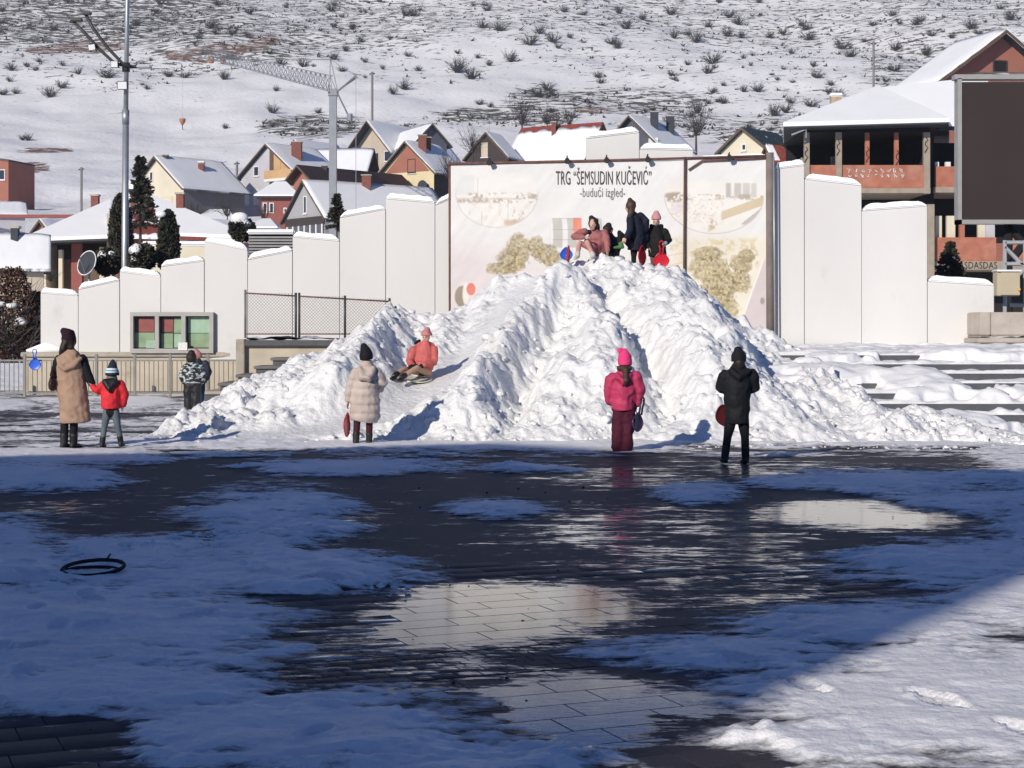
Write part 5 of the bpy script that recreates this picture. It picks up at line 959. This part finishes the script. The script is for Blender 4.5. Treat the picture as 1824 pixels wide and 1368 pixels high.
def person(label, d, J, k, fwd, trousers, layers, top=black_c, bare=True, face=None, legr=1.0, boots=boot_m, handmat=None, bootrise=.12, head_h=None, hands=True, base=None):
    """J: joints as photo pixels (px, py, dy); k: body scale; fwd: the way the person faces"""
    Q = lambda q: P(q[0], q[1], d)+V(0, q[2] if len(q) > 2 else 0, 0)
    j = {n: Q(v) for n, v in J.items()}; an = [j['anL'], j['anR']]; foot = base or V((an[0].x+an[1].x)/2, (an[0].y+an[1].y)/2, min(an[0].z, an[1].z)-.06*k)
    root = empty('person', foot, label, 'person'); fw = V(*fwd).normalized(); rt = V(fw.y, -fw.x, 0)
    mats = [trousers, top, skin, eye_m, lip_m, handmat or skin]; L = []
    for s in 'LR':
        L.append(loft([j['hip'+s], j['kn'+s].lerp(j['hip'+s], .5), j['kn'+s], j['kn'+s].lerp(j['an'+s], .4), j['an'+s]], [.088*k*legr, .08*k*legr, .06*k*legr, .058*k*legr, .045*k*legr], 0))
        L.append(loft([j['an'+s]-V(0,0,.03*k), j['an'+s]-V(0,0,.045*k)+fw*.12*k], [.036*k, .028*k], 0))
        L.append(loft([j['sh'+s], j['el'+s], j['el'+s].lerp(j['wr'+s], .35), j['wr'+s]], [.055*k, .043*k, .041*k, .028*k], 1))
        if hands:
            dr = (j['wr'+s]-j['el'+s]); L += hand(j['wr'+s], dr, fw if abs(dr.normalized().dot(fw)) < .8 else V(0,0,1), .165*k, 5)
    hp = (j['hipL']+j['hipR'])/2; L.append(loft([j['hipL'], j['hipR']], [.09*k, .09*k], 0)); shm = (j['shL']+j['shR'])/2; up = (j['neck']-hp).normalized(); ax = (j['shR']-j['shL']).normalized()
    L.append(loft([hp, hp.lerp(shm, .4), hp.lerp(shm, .8), shm], [(.14*k, .10*k), (.125*k, .09*k), (.15*k, .105*k), (.11*k, .075*k)], 1, ax)); L.append(loft([j['shL'], j['shR']], [.055*k, .055*k], 1))
    hc = j['head']; hk = head_h or (k*.5+.42); L.append(loft([j['neck']-up*.06*k, j['neck'], hc], [.055*k, .048*k, .05*k], 2))
    L.append(loft([hc-V(0,0,.07*hk)+fw*.012, hc-V(0,0,.02*hk), hc+V(0,0,.05*hk), hc+V(0,0,.08*hk)], [(.052*hk, .058*hk), (.072*hk, .088*hk), (.074*hk, .092*hk), (.062*hk, .078*hk)], 2, rt))
    for s in (-1, 1): L.append(loft([hc+rt*s*.074*hk+V(0,0,.012*hk), hc+rt*s*.078*hk-V(0,0,.02*hk)-fw*.005], [.013*hk, .010*hk], 2, None, 8))
    ff = hc+fw*.085*hk; L.append(loft([ff+V(0,0,.012*hk), ff-V(0,0,.02*hk)+fw*.012*hk], [.010*hk, .015*hk], 2, None, 8))
    for s in (-1, 1): L.append(loft([ff+rt*s*.032*hk+V(0,0,.006)-fw*.004, ff+rt*s*.036*hk+V(0,0,.006)-fw*.006], [.0085*hk, .0085*hk], 3, None, 8))
    L.append(loft([ff-rt*.018*hk-V(0,0,.048*hk)-fw*.012, ff+rt*.018*hk-V(0,0,.048*hk)-fw*.012], [.010*hk, .010*hk], 4, None, 8))
    skinmesh('body', L, mats, root, .0085, smooth=2)
    for s in 'LR':
        a = j['an'+s]; kd = (j['kn'+s]-a).normalized(); skinmesh('boot', [loft([a+kd*bootrise*k, a, a-V(0,0,.03*k)], [.062*k*max(1, legr*.85), .056*k, .05*k], 0), loft([a-V(0,0,.042*k)-fw*.035*k, a-V(0,0,.045*k)+fw*.06*k, a-V(0,0,.055*k)+fw*.15*k], [(.046*k, .042*k), (.05*k, .042*k), (.042*k, .03*k)], 0, rt)], [boots], root, .01, smooth=2)
    for (nm, ms, lf, kw) in layers:
        ls = []
        for i, l in enumerate(lf):
            pts = [Q(q) for q in l[0]]; rad = l[1]
            if nm == 'hat' or (nm == 'hair' and i == 0 and len(l) > 3):
                if i == 0: pts = [q+V(0, 0, .018*n_/(len(pts)-1)) for n_, q in enumerate(pts)]; rad = [(max(a*1.1, .058), max(b_*1.1, .062)) for a, b_ in rad]
                else: pts = [q+V(0, 0, .04) for q in pts]
            ls.append(loft(pts, rad, l[2] if len(l) > 2 else 0, l[3] if len(l) > 3 else None, 14, nm in ('coat', 'jacket') and i == 0, nm == 'hat' and i == 0))
        skinmesh(nm, ls, ms if isinstance(ms, list) else [ms], root, **kw)
    return root
XA = V(1, 0, 0)
def sleeve(J, s, r0, r1, mi=0): return ([J['sh'+s], J['el'+s], tuple(np.array((*J['el'+s], 0)[:3])*.15+np.array((*J['wr'+s], 0)[:3])*.85)], [r0, (r0+r1)/2, r1], mi)
# 1 woman in tan vest-coat, holding the child's hand
J = dict(head=(123,605), neck=(124,620), shL=(105,641), elL=(94,668,.06), wrL=(96,690,.14), shR=(146,640), elR=(157,669), wrR=(165,686), hipL=(117,697), knL=(115,745), anL=(114,789), hipR=(131,697), knR=(132,745), anR=(129,789,.06))
tan = cloth('tan_quilted', (.37, .245, .175)); plum = cloth('plum_knit', (.028, .012, .022), .95)
person('woman in long tan sleeveless coat and plum beanie holding a child\'s hand', 23.3, J, .97, (.35,1,0), black_c, [
    ('coat', [tan], [([(124,624),(125,636),(126,655),(128,685),(131,715),(134,740),(135,752)], [(.09,.09),(.175,.12),(.20,.155),(.205,.165),(.215,.175),(.225,.18),(.215,.17)], 0, XA), ([(108,640),(143,640)], [.06,.06]), ([(108,638,-.10),(112,650,-.15),(122,657,-.17),(135,652,-.16),(147,638,-.10)], [.035,.04,.045,.042,.035]), ([(124,626,-.05),(123,645,-.13)], [(.13,.05),(.14,.05)], 0, XA)], dict(vox=.014, fold=.012, seed=3)),
    ('sleeve', [black_c], [sleeve(J,'L',.075,.052)], dict(vox=.013, fold=.01)), ('sleeve', [black_c], [sleeve(J,'R',.078,.055)], dict(vox=.013, fold=.01)),
    ('hat', [plum], [([(123,614),(122,603),(121,596),(114,592)], [(.085,.10),(.10,.115),(.09,.105),(.05,.06)], 0, XA)], dict(vox=.012, fold=.008)),
    ('hair', [hair_m], [([(120,606,-.05),(115,622,-.08),(110,634,-.08)], [.07,.055,.025]), ([(126,608,-.04),(128,622,-.05)], [.07,.05])], dict(vox=.012, fold=.008))])
C_ = P(93, 678, 23.2)
def bag(label, px, py, d, m):
    c = P(px, py, d); h = empty('handbag', c-V(0,0,.1), label, 'bag'); skinmesh('bag_body', [loft([c-V(0,0,.07), c, c+V(0,0,.06)], [(.05,.12),(.06,.13),(.04,.10)], 0)], [m], h, .012, .008); MB().tube([c+V(0,-.1,.06), c+V(0,-.05,.16), c+V(.02,.05,.17), c+V(0,.1,.06)], .009, 6).build('strap', m, h, True)
bag('dark brown handbag on the tan-coated woman\'s arm', 94, 682, 23.3, mat('brown_leather', (.03, .016, .012), .45, .2, 8))
# 2 child in red jacket
J = dict(head=(200,662), neck=(199,675), shL=(184,686), elL=(174,697,-.02), wrL=(167,690,.0), shR=(214,685), elR=(222,704), wrR=(218,722,.03), hipL=(191,733), knL=(186,760), anL=(182,790), hipR=(205,733), knR=(210,760), anR=(214,788,.05))
redj = cloth('red_nylon', (.62, .03, .04), .55); gb = cloth('grey_blue_sweatpants', (.105, .135, .155)); kn = [mat('navy_knit', (.018, .03, .05), .95, .2, 40), mat('white_knit', (.7, .7, .7), .95, .1, 40), mat('cyan_knit', (.12, .38, .60), .95, .1, 40)]
def bands(c):
    z = CAMH-(c[:, 2]-CAMH)*0; py = CY-(c[:, 2]-CAMH)*F/23.2; i = np.zeros(len(c), np.int32); i[(py > 655.5) & (py < 658.5)] = 1; i[(py > 658.5) & (py < 661)] = 2; i[(py > 661.8) & (py < 663.2)] = 1; return i
person('small child in red jacket and striped bobble hat holding the woman\'s hand', 23.2, J, .70, (.1,1,0), gb, [
    ('jacket', [redj], [([(199,676),(199,684),(199,700),(198,716),(198,727)], [(.07,.07),(.125,.10),(.145,.125),(.15,.13),(.135,.12)], 0, XA), (*sleeve(J,'L',.066,.055)[:2], 0), (*sleeve(J,'R',.068,.056)[:2], 0)], dict(vox=.012, fold=.012, seed=5)),
    ('hood', [black_n], [([(190,680,-.08),(199,693,-.13),(208,680,-.08)], [.05,.06,.05]), ([(199,680,-.06),(199,690,-.11)], [(.10,.06),(.075,.05)], 0, XA)], dict(vox=.012, fold=.005)),
    ('collar', [cloth('grey_fleece', (.20, .17, .15))], [([(199,672),(199,677)], [(.08,.075),(.085,.08)], 0, XA)], dict(vox=.012, fold=.004)),
    ('hat', kn, [([(200,668),(200,662),(201,655),(201,651)], [(.092,.10),(.09,.098),(.06,.065),(.03,.03)], 0, XA), ([(201,648),(201,649)], [.028,.028])], dict(vox=.01, fold=.004, matfn=bands)),
    ('glove', [redj], [([(168,690),(165,689)], [.045,.04])], dict(vox=.01))], hands=True, boots=boot_m)
# 3, 4 the pair of boys by the notice board
pat = bpy.data.materials.new('patterned_jacket'); pat.use_nodes = True; nt = pat.node_tree; g_ = nt.nodes.new('ShaderNodeNewGeometry'); mpn = nt.nodes.new('ShaderNodeMapping'); mpn.inputs['Scale'].default_value = (9, 9, 22); mpn.inputs['Rotation'].default_value = (0, R(20), 0); nt.links.new(g_.outputs['Position'], mpn.inputs[0])
nt.links.new(mixc(nt, mrange(nt, tex(nt, mpn.outputs[0], 1.3, 2, .5), .52, .56), (.012, .015, .02), (.42, .48, .50)), nt.nodes['Principled BSDF'].inputs['Base Color']); nt.nodes['Principled BSDF'].inputs['Roughness'].default_value = .7
J = dict(head=(341,638), neck=(342,646), shL=(330,655), elL=(323,669), wrL=(328,682,.06), shR=(356,654), elR=(362,668), wrR=(357,682,.06), hipL=(336,690), knL=(335,715), anL=(334,738), hipR=(349,690), knR=(349,714), anR=(349,736))
person('boy in black and white patterned jacket and black trousers by the notice board', 31.4, J, .78, (.2,1,0), black_c, [
    ('jacket', [pat], [([(342,646),(342,653),(343,668),(343,682)], [(.085,.08),(.145,.11),(.165,.14),(.165,.14)], 0, XA), (*sleeve(J,'L',.075,.058)[:2], 0), (*sleeve(J,'R',.075,.058)[:2], 0), ([(335,650,-.08),(342,656,-.12),(349,650,-.08)], [.05,.055,.05])], dict(vox=.013, fold=.01)),
    ('trousers', [black_n], [([(336,686),(335,714),(335,734)], [.10,.085,.08]), ([(350,686),(349,714),(349,732)], [.10,.085,.08]), ([(338,684),(348,684)], [.11,.11])], dict(vox=.013, fold=.012)),
    ('hair', [hair_m], [([(341,640),(341,635),(341,632)], [(.092,.10),(.092,.10),(.07,.075)], 0, XA)], dict(vox=.012, fold=.006))])
J = {n: (v[0]+10, v[1]-6, *(v[2:] or ())) for n, v in J.items()}; J['head'] = (351, 636); J['neck'] = (352, 644)
person('child in dark clothes and pink hat standing close behind the patterned-jacket boy', 32.0, J, .8, (-.6,-1,0), cloth('navy_jeans', (.02, .035, .09)), [
    ('jacket', [mat('dark_navy_nylon', (.02, .024, .045), .6, .2, 6)], [([(352,644),(352,650),(353,664),(353,682)], [(.085,.08),(.145,.11),(.16,.14),(.16,.14)], 0, XA), (*sleeve(J,'L',.07,.055)[:2], 0), (*sleeve(J,'R',.07,.055)[:2], 0)], dict(vox=.014, fold=.01)),
    ('hat', [cloth('dusty_pink_knit', (.48, .22, .20), .95)], [([(351,637,.03),(350,631,.03),(349,628,.03)], [(.09,.10),(.088,.095),(.05,.05)], 0, XA)], dict(vox=.012, fold=.005))])
# 5 girl in cream puffer coat
J = dict(head=(653,635), neck=(652,650), shL=(634,665), elL=(624,690), wrL=(620,713), shR=(672,664), elR=(681,683), wrR=(674,694,.16), hipL=(638,712), knL=(636,752), anL=(634,786), hipR=(660,712), knR=(658,752), anR=(657,787,.05))
cream_p = cloth('cream_nylon', (.50, .42, .375), .5); wine = cloth('wine_tights', (.055, .015, .022))
person('girl in long cream puffer coat and black beanie with back turned', 23.9, J, .84, (.3,1,0), wine, [
    ('coat', [cream_p], [([(653,652),(653,662),(653,684),(651,712),(650,738),(649,750)], [(.10,.10),(.165,.125),(.19,.165),(.205,.18),(.225,.19),(.20,.17)], 0, XA), (*sleeve(J,'L',.085,.062)[:2], 0), (*sleeve(J,'R',.085,.07)[:2], 0)], dict(vox=.014, fold=.010, quilt=.011, qh=.115, seed=8)),
    ('hood', [cream_p], [([(642,657,-.09),(648,672,-.17),(657,674,-.18),(666,657,-.10)], [.055,.07,.07,.055]), ([(654,655,-.05),(653,668,-.13)], [(.12,.06),(.12,.06)], 0, XA)], dict(vox=.014, fold=.012)),
    ('collar', [cloth('peach_lining', (.60, .40, .33))], [([(653,648),(653,653)], [(.085,.08),(.095,.09)], 0, XA)], dict(vox=.012)),
    ('hat', [black_c], [([(653,640),(652,632),(651,625),(648,620)], [(.088,.10),(.092,.105),(.07,.08),(.03,.035)], 0, XA)], dict(vox=.012, fold=.006))], bootrise=.14)
# 6 girl sliding down on a sled
dS = 28.4
for q in np.arange(25.5, 31, .05):
    x = (745-CX)*q/F
    if CY-(hz(x, q)-CAMH)*F/q < 676: dS = float(q); break
J = dict(head=(759,601), neck=(758,612), shL=(737,624), elL=(730,643,-.10), wrL=(738,652,-.26), shR=(773,624), elR=(773,645,-.05), wrR=(753,651,-.26), hipL=(744,661), knL=(722,657,-.32), anL=(706,668,-.55), hipR=(763,663), knR=(744,655,-.36), anR=(719,671,-.62))
coral = cloth('coral_nylon', (.52, .125, .115), .55); beige_t = cloth('beige_trousers', (.46, .28, .20))
person('girl in coral jacket and pink hat sliding down the snow track', dS, J, .80, (-.35,-1,0), beige_t, [
    ('jacket', [coral], [([(758,613),(757,622),(755,640),(754,657)], [(.09,.085),(.155,.11),(.18,.14),(.175,.15)], 0, XA), (*sleeve(J,'L',.082,.06)[:2], 0), (*sleeve(J,'R',.082,.06)[:2], 0), ([(745,615,.06),(758,611,.1),(770,615,.06)], [.045,.05,.045])], dict(vox=.013, fold=.011, quilt=.006, qh=.1)),
    ('hat', [cloth('salmon_knit', (.50, .20, .21), .95)], [([(760,597),(760,593),(761,590)], [(.092,.10),(.085,.092),(.05,.055)], 0, XA)], dict(vox=.011, fold=.004)),
    ('glove', [black_c], [([(741,653,-.25),(734,654,-.29)], [.05,.055])], dict(vox=.012)), ('glove', [black_c], [([(752,652,-.26),(745,653,-.29)], [.05,.05])], dict(vox=.012)),
    ('fur_trim', [black_c], [([(739,611,.06),(747,607,.1)], [.03,.03])], dict(vox=.012, fold=.01))], base=P(755, 668, dS))
# 7 girl in magenta
J = dict(head=(1112,648), neck=(1111,660), shL=(1090,674), elL=(1083,697), wrL=(1087,718,.05), shR=(1132,673), elR=(1140,697), wrR=(1135,720,.02), hipL=(1103,733), knL=(1101,768), anL=(1100,798), hipR=(1119,733), knR=(1118,768), anR=(1117,798,.04))
mag = cloth('magenta_nylon', (.46, .045, .115), .55); plum_t = cloth('plum_trousers', (.075, .012, .028)); pink_k = cloth('hot_pink_knit', (.80, .06, .22), .95)
person('girl in magenta jacket and hot pink bobble hat with long ponytail', 22.5, J, .84, (-.1,1,0), plum_t, [
    ('jacket', [mag], [([(1111,661),(1111,670),(1111,690),(1111,710),(1111,730)], [(.09,.085),(.155,.115),(.18,.15),(.175,.15),(.155,.14)], 0, XA), (*sleeve(J,'L',.095,.06)[:2], 0), (*sleeve(J,'R',.095,.06)[:2], 0), ([(1098,668,-.09),(1108,680,-.16),(1122,668,-.09)], [.045,.05,.045])], dict(vox=.013, fold=.018, seed=12)),
    ('trousers', [plum_t], [([(1103,728),(1101,768),(1100,797)], [.105,.095,.088]), ([(1119,728),(1118,768),(1117,797)], [.105,.095,.088]), ([(1105,722),(1118,722)], [.12,.12])], dict(vox=.013, fold=.014, seed=4)),
    ('hat', [pink_k], [([(1113,650),(1113,642),(1113,634),(1112,629)], [(.088,.10),(.092,.105),(.085,.095),(.05,.055)], 0, XA), ([(1104,629,-.02),(1105,630,-.02)], [.045,.045])], dict(vox=.011, fold=.006)),
    ('hair', [hair_b], [([(1112,655,-.07),(1114,668,-.14),(1113,680,-.18),(1111,686,-.18)], [.055,.05,.04,.015]), ([(1103,656,-.06),(1120,656,-.06)], [.05,.05])], dict(vox=.011, fold=.01))])
# 8 person in black
J = dict(head=(1316,638), neck=(1316,652), shL=(1291,669), elL=(1284,691,.03), wrL=(1297,697,.2), shR=(1339,669), elR=(1345,691,.03), wrR=(1333,697,.2), hipL=(1303,742), knL=(1296,778), anL=(1291,814), hipR=(1323,742), knR=(1327,778), anR=(1329,816,.05))
blk = cloth('black_parka', (.010, .011, .014), .7)
person('person in black parka and black beanie standing with legs apart', 20.6, J, .86, (-.15,1,0), black_c, [
    ('coat', [blk], [([(1316,654),(1315,664),(1314,684),(1313,710),(1313,738),(1313,754)], [(.10,.09),(.17,.12),(.185,.15),(.165,.145),(.16,.145),(.15,.135)], 0, XA), (*sleeve(J,'L',.085,.065)[:2], 0), (*sleeve(J,'R',.085,.065)[:2], 0), ([(1302,661,-.08),(1314,672,-.14),(1330,661,-.08)], [.05,.055,.05])], dict(vox=.013, fold=.012, seed=21)),
    ('hat', [black_c], [([(1316,643),(1316,634),(1315,628)], [(.088,.10),(.09,.10),(.06,.065)], 0, XA)], dict(vox=.011, fold=.006)), ('hair', [hair_m], [([(1316,645,-.04),(1316,653,-.05)], [.075,.06])], dict(vox=.012))], bootrise=.16)
# people on top of the heap
dT = 33.0
J = dict(head=(1055,402,-.22), neck=(1058,411,-.14), shL=(1040,414,-.16), elL=(1021,422,-.26), wrL=(1040,424,-.42), shR=(1076,415,-.08), elR=(1081,434,-.2), wrR=(1081,449,-.3), hipL=(1062,449), knL=(1043,431,-.36), anL=(1054,457,-.55), hipR=(1072,450), knR=(1031,434,-.28), anR=(1027,456,-.5))
mauve = cloth('mauve_wool', (.36, .135, .135)); palep = cloth('pale_pink_trousers', (.56, .29, .26))
person('girl in dusty pink coat seated on the heap top with knees drawn up', dT, J, .86, (-.5,-1,-.3), palep, [
    ('coat', [mauve], [([(1058,412,-.12),(1060,420,-.1),(1066,435,-.02),(1070,449,.02)], [(.09,.085),(.17,.12),(.185,.15),(.18,.16)], 0, XA), (*sleeve(J,'L',.085,.06)[:2], 0), (*sleeve(J,'R',.085,.06)[:2], 0), ([(1066,444,-.05),(1052,440,-.25)], [.12,.10])], dict(vox=.013, fold=.014, seed=31)),
    ('hair', [hair_m], [([(1057,402,-.15),(1056,396,-.17),(1053,391,-.16)], [(.10,.10),(.10,.10),(.045,.045)], 0, XA), ([(1063,402,-.13),(1065,409,-.1)], [.06,.04])], dict(vox=.011, fold=.008))], boots=mat('pale_sneaker', (.5, .48, .46), .6), bootrise=.05, base=P(1066, 456, dT))
J = dict(head=(1077,414), neck=(1079,423), shL=(1068,431), elL=(1065,444), wrL=(1070,455,-.1), shR=(1094,431), elR=(1096,445), wrR=(1090,456,-.1), hipL=(1078,458), knL=(1066,450,-.35), anL=(1062,465,-.5), hipR=(1090,458), knR=(1084,450,-.35), anR=(1080,465,-.5)); J = {n: (v[0]+7, v[1]-4, *(v[2:] or ())) for n, v in J.items()}
person('dark-haired child in black jacket sitting behind the dusty pink girl', dT+.5, J, .76, (.9,-.6,0), black_c, [
    ('jacket', [black_n], [([(1087,420),(1088,428),(1089,442),(1090,456)], [(.08,.08),(.14,.11),(.155,.13),(.155,.14)], 0, XA), (*sleeve(J,'L',.07,.055)[:2], 0), (*sleeve(J,'R',.07,.055)[:2], 0)], dict(vox=.014, fold=.01)),
    ('hair', [hair_m], [([(1083,410,.02),(1083,406,.02),(1084,404,.02)], [(.098,.098),(.098,.098),(.07,.07)], 0, XA)], dict(vox=.012, fold=.006))], base=P(1084, 462, dT+.5))
J = dict(head=(1121,370), neck=(1126,382), shL=(1122,391,-.13), elL=(1121,411,-.24), wrL=(1113,425,-.32), shR=(1140,390,.13), elR=(1148,411,.12), wrR=(1146,430,.1), hipL=(1124,438,-.09), knL=(1101,415,-.22), anL=(1105,438,-.26), hipR=(1130,440,.06), knR=(1129,458,.02), anR=(1129,476,.04))
navy = cloth('navy_parka', (.012, .015, .028), .7)
person('long-haired girl in navy parka with one foot up on a snow block', dT, J, .86, (-1,-.12,0), black_c, [
    ('coat', [navy], [([(1128,383),(1131,391),(1134,405),(1134,425),(1132,446)], [(.09,.09),(.145,.15),(.165,.165),(.165,.16),(.17,.16)], 0, XA), (*sleeve(J,'L',.08,.06)[:2], 0), (*sleeve(J,'R',.08,.06)[:2], 0), ([(1141,384,0),(1149,394,0),(1150,408,.02)], [.07,.09,.08]), ([(1150,420,.1),(1146,440,.1)], [.10,.09])], dict(vox=.013, fold=.012, seed=41)),
    ('hair', [hair_b], [([(1124,368),(1124,362),(1122,358)], [(.095,.095),(.09,.09),(.05,.05)], 0, XA), ([(1125,372,-.06),(1120,388,-.14),(1117,402,-.18)], [.075,.055,.025])], dict(vox=.011, fold=.01))], boots=mat('green_purple_sneaker', (.09, .20, .06), .6, .3, 9, col2=(.09, .06, .11), c2scale=9), bootrise=.04)
J = dict(head=(1169,396), neck=(1169,405), shL=(1155,413), elL=(1150,430), wrL=(1156,442,-.1), shR=(1184,413), elR=(1192,429,-.03), wrR=(1183,435,-.24), hipL=(1163,446), knL=(1163,464), anL=(1163,482), hipR=(1176,446), knR=(1176,464), anR=(1176,482))
person('girl in black coat and pale pink hat holding a red sled on the heap top', dT+.15, J, .82, (-.15,-1,0), cloth('grey_leggings', (.09, .085, .09)), [
    ('coat', [cloth('black_wool', (.012, .013, .013))], [([(1169,406),(1169,413),(1170,430),(1171,448),(1171,456)], [(.09,.085),(.14,.11),(.165,.14),(.185,.15),(.18,.15)], 0, XA), (*sleeve(J,'L',.075,.055)[:2], 0), (*sleeve(J,'R',.078,.055)[:2], 0), ([(1160,403,.03),(1169,407,.08),(1178,403,.03)], [.05,.06,.05])], dict(vox=.013, fold=.012, seed=51)),
    ('hat', [cloth('pale_pink_knit', (.52, .27, .27), .95)], [([(1169,391),(1169,386),(1169,382)], [(.092,.10),(.088,.095),(.06,.065)], 0, XA)], dict(vox=.011, fold=.004)),
    ('glove', [mat('sky_blue_glove', (.16, .42, .50), .8)], [([(1184,434,-.24),(1181,437,-.28)], [.042,.045])], dict(vox=.011))])
# ================================================================ SLEDS AND SMALL THINGS
red_p = mat('red_plastic', (.60, .012, .03), .3, .08, 4, 0, 1, .5); blue_p = mat('blue_plastic', (.02, .12, .62), .35, .08, 4, 0, 1, .5); purple_p = mat('purple_plastic', (.06, .03, .09), .35, .1, 4, 0, 1, .5); pale_p = mat('pale_plastic', (.62, .62, .52), .4, .08, 4, 0, 1, .5)
def sled(label, at, m, size=.34, rot=(0,0,0), name='paddle_sled', handle=True):
    """shovel-shaped slider: dished seat with raised rim and a looped handle; built upright, facing the viewer"""
    h = empty(name, at, label, 'sled'); n = 28; R_ = size/2; co = []; fs = []
    for i in range(6):
        f = i/5
        for k in range(n):
            a = k/n*6.2832; w = R_*(1+.12*math.cos(2*a)); neck = .18*R_*max(0, math.sin(a))**6; co.append((math.cos(a)*w*f*(1-.15*max(0, math.sin(a))), -.05*size*(f**3)+.03, math.sin(a)*(R_*1.05+neck)*f))
    for i in range(5):
        for k in range(n): fs.append((i*n+k, i*n+(k+1) % n, (i+1)*n+(k+1) % n, (i+1)*n+k))
    rim = [co[5*n+k] for k in range(n)]; b = MB().add(co+[(x, y+.012, z) for x, y, z in co], fs+[tuple(q+len(co) for q in f[::-1]) for f in fs]).build('seat', m, None, True); r = MB().tube(rim+[rim[0]], .010, 6, False).build('rim', m, None, True); ps = [b, r]
    if handle:
        t = R_*1.15; ps.append(MB().tube([(-.03,-.01,t-.02),(-.028,-.02,t+.08),(-.05,-.02,t+.14),(-.045,-.02,t+.2),(0,-.02,t+.23),(.045,-.02,t+.2),(.05,-.02,t+.14),(.028,-.02,t+.08),(.03,-.01,t-.02)], .014, 6).build('handle', m, None, True))
    for o in ps: o.parent = h
    h.rotation_euler = rot; return h
sled('blue paddle sled hanging on the railing left of the woman', P(62, 649, 41.45), blue_p, .26); sled('red paddle sled in front of the black-coated girl on the heap', P(1178, 464, dT-.25), red_p, .27, (.1,0,0))
sled('red sled stood on edge beside the navy-coated girl', P(1145, 456, dT-.12), red_p, .34, (0,.1,1.1), handle=False); sled('red sled edge-on at the seated girl\'s feet', P(1013, 456, dT-.62), red_p, .32, (.1,-.12,1.35), handle=False); sled('round blue saucer behind the seated girl\'s feet', P(1009, 453, dT-.3), blue_p, .22, (0,0,.2), 'saucer_sled', False)
sled('red sled held edge-on beside the cream coat', P(620, 758, 23.9), red_p, .30, (0,.25,1.42), handle=False); sled('dark purple paddle sled hanging from the magenta girl\'s hand', P(1138, 753, 22.5), purple_p, .22, (0,.15,.9)); sled('red sled coloured as in shade, held in front of the person in black', P(1293, 740, 20.95), mat('shaded_red_plastic', (.09, .014, .016), .4, .1, 4), .24, (0,1.2,.2), handle=False)  # last sled: red darkened so the colour carries the shade
sl = sled('pale sled under the girl sliding down the heap', P(748, 674, dS)+V(-.05,-.12,0), pale_p, .46, (R(-78),0,.3), handle=False)
# hoop lying in the trodden snow
hp_ = empty('tyre', G(166, 1026), 'thin black bicycle tyre half sunk in the shaded snow', 'tyre'); c_ = G(166, 1026)+V(0,0,.055); rub = mat('black_rubber', (.012, .012, .013), .7, .2, 9)
MB().tube([c_+V(math.cos(a)*.20, math.sin(a)*.19, .035*math.sin(a)+.012*math.cos(a+1)) for a in np.linspace(0, 6.2832, 41)], .013, 7, False).build('outer_ring', rub, hp_, True); MB().tube([c_+V(math.cos(a)*.19-.01, math.sin(a)*.17-.02, .008*math.sin(a)-.025) for a in np.linspace(0, 6.2832, 41)], .012, 7, False).build('inner_ring', rub, hp_, True); MB().tube([c_+V(.05,.16,.03), c_+V(.075,.17,.07)], .006, 5).build('valve', rub, hp_)
# crumbs of dirt on the paving
rg3 = np.random.RandomState(4); N = 170; cx_ = rg3.uniform(-3, 4.5, N); cd_ = rg3.uniform(5.2, 18, N)
o = clods('dirt_crumbs', np.stack([cx_, cd_, np.zeros(N)+.003], 1), .003+.009*rg3.rand(N)**3, mat('dirt', (.03, .022, .018), .9)); kind(o, 'stuff', 'small dark crumbs of dirt scattered on the paving'); o['category'] = 'dirt'
# ================================================================ AIR
hm = bpy.data.materials.new('winter_haze'); hm.use_nodes = True; nt = hm.node_tree; nt.nodes.remove(nt.nodes['Principled BSDF']); pv = nt.nodes.new('ShaderNodeVolumePrincipled')
pv.inputs['Color'].default_value = (.86, .88, .92, 1); pv.inputs['Density'].default_value = .00042; pv.inputs['Anisotropy'].default_value = .2; nt.links.new(pv.outputs[0], nt.nodes['Material Output'].inputs['Volume'])
hz_o = MB().box((-480, -82, -2), (480, 665, 162)).build('haze', hm); kind(hz_o, 'stuff')
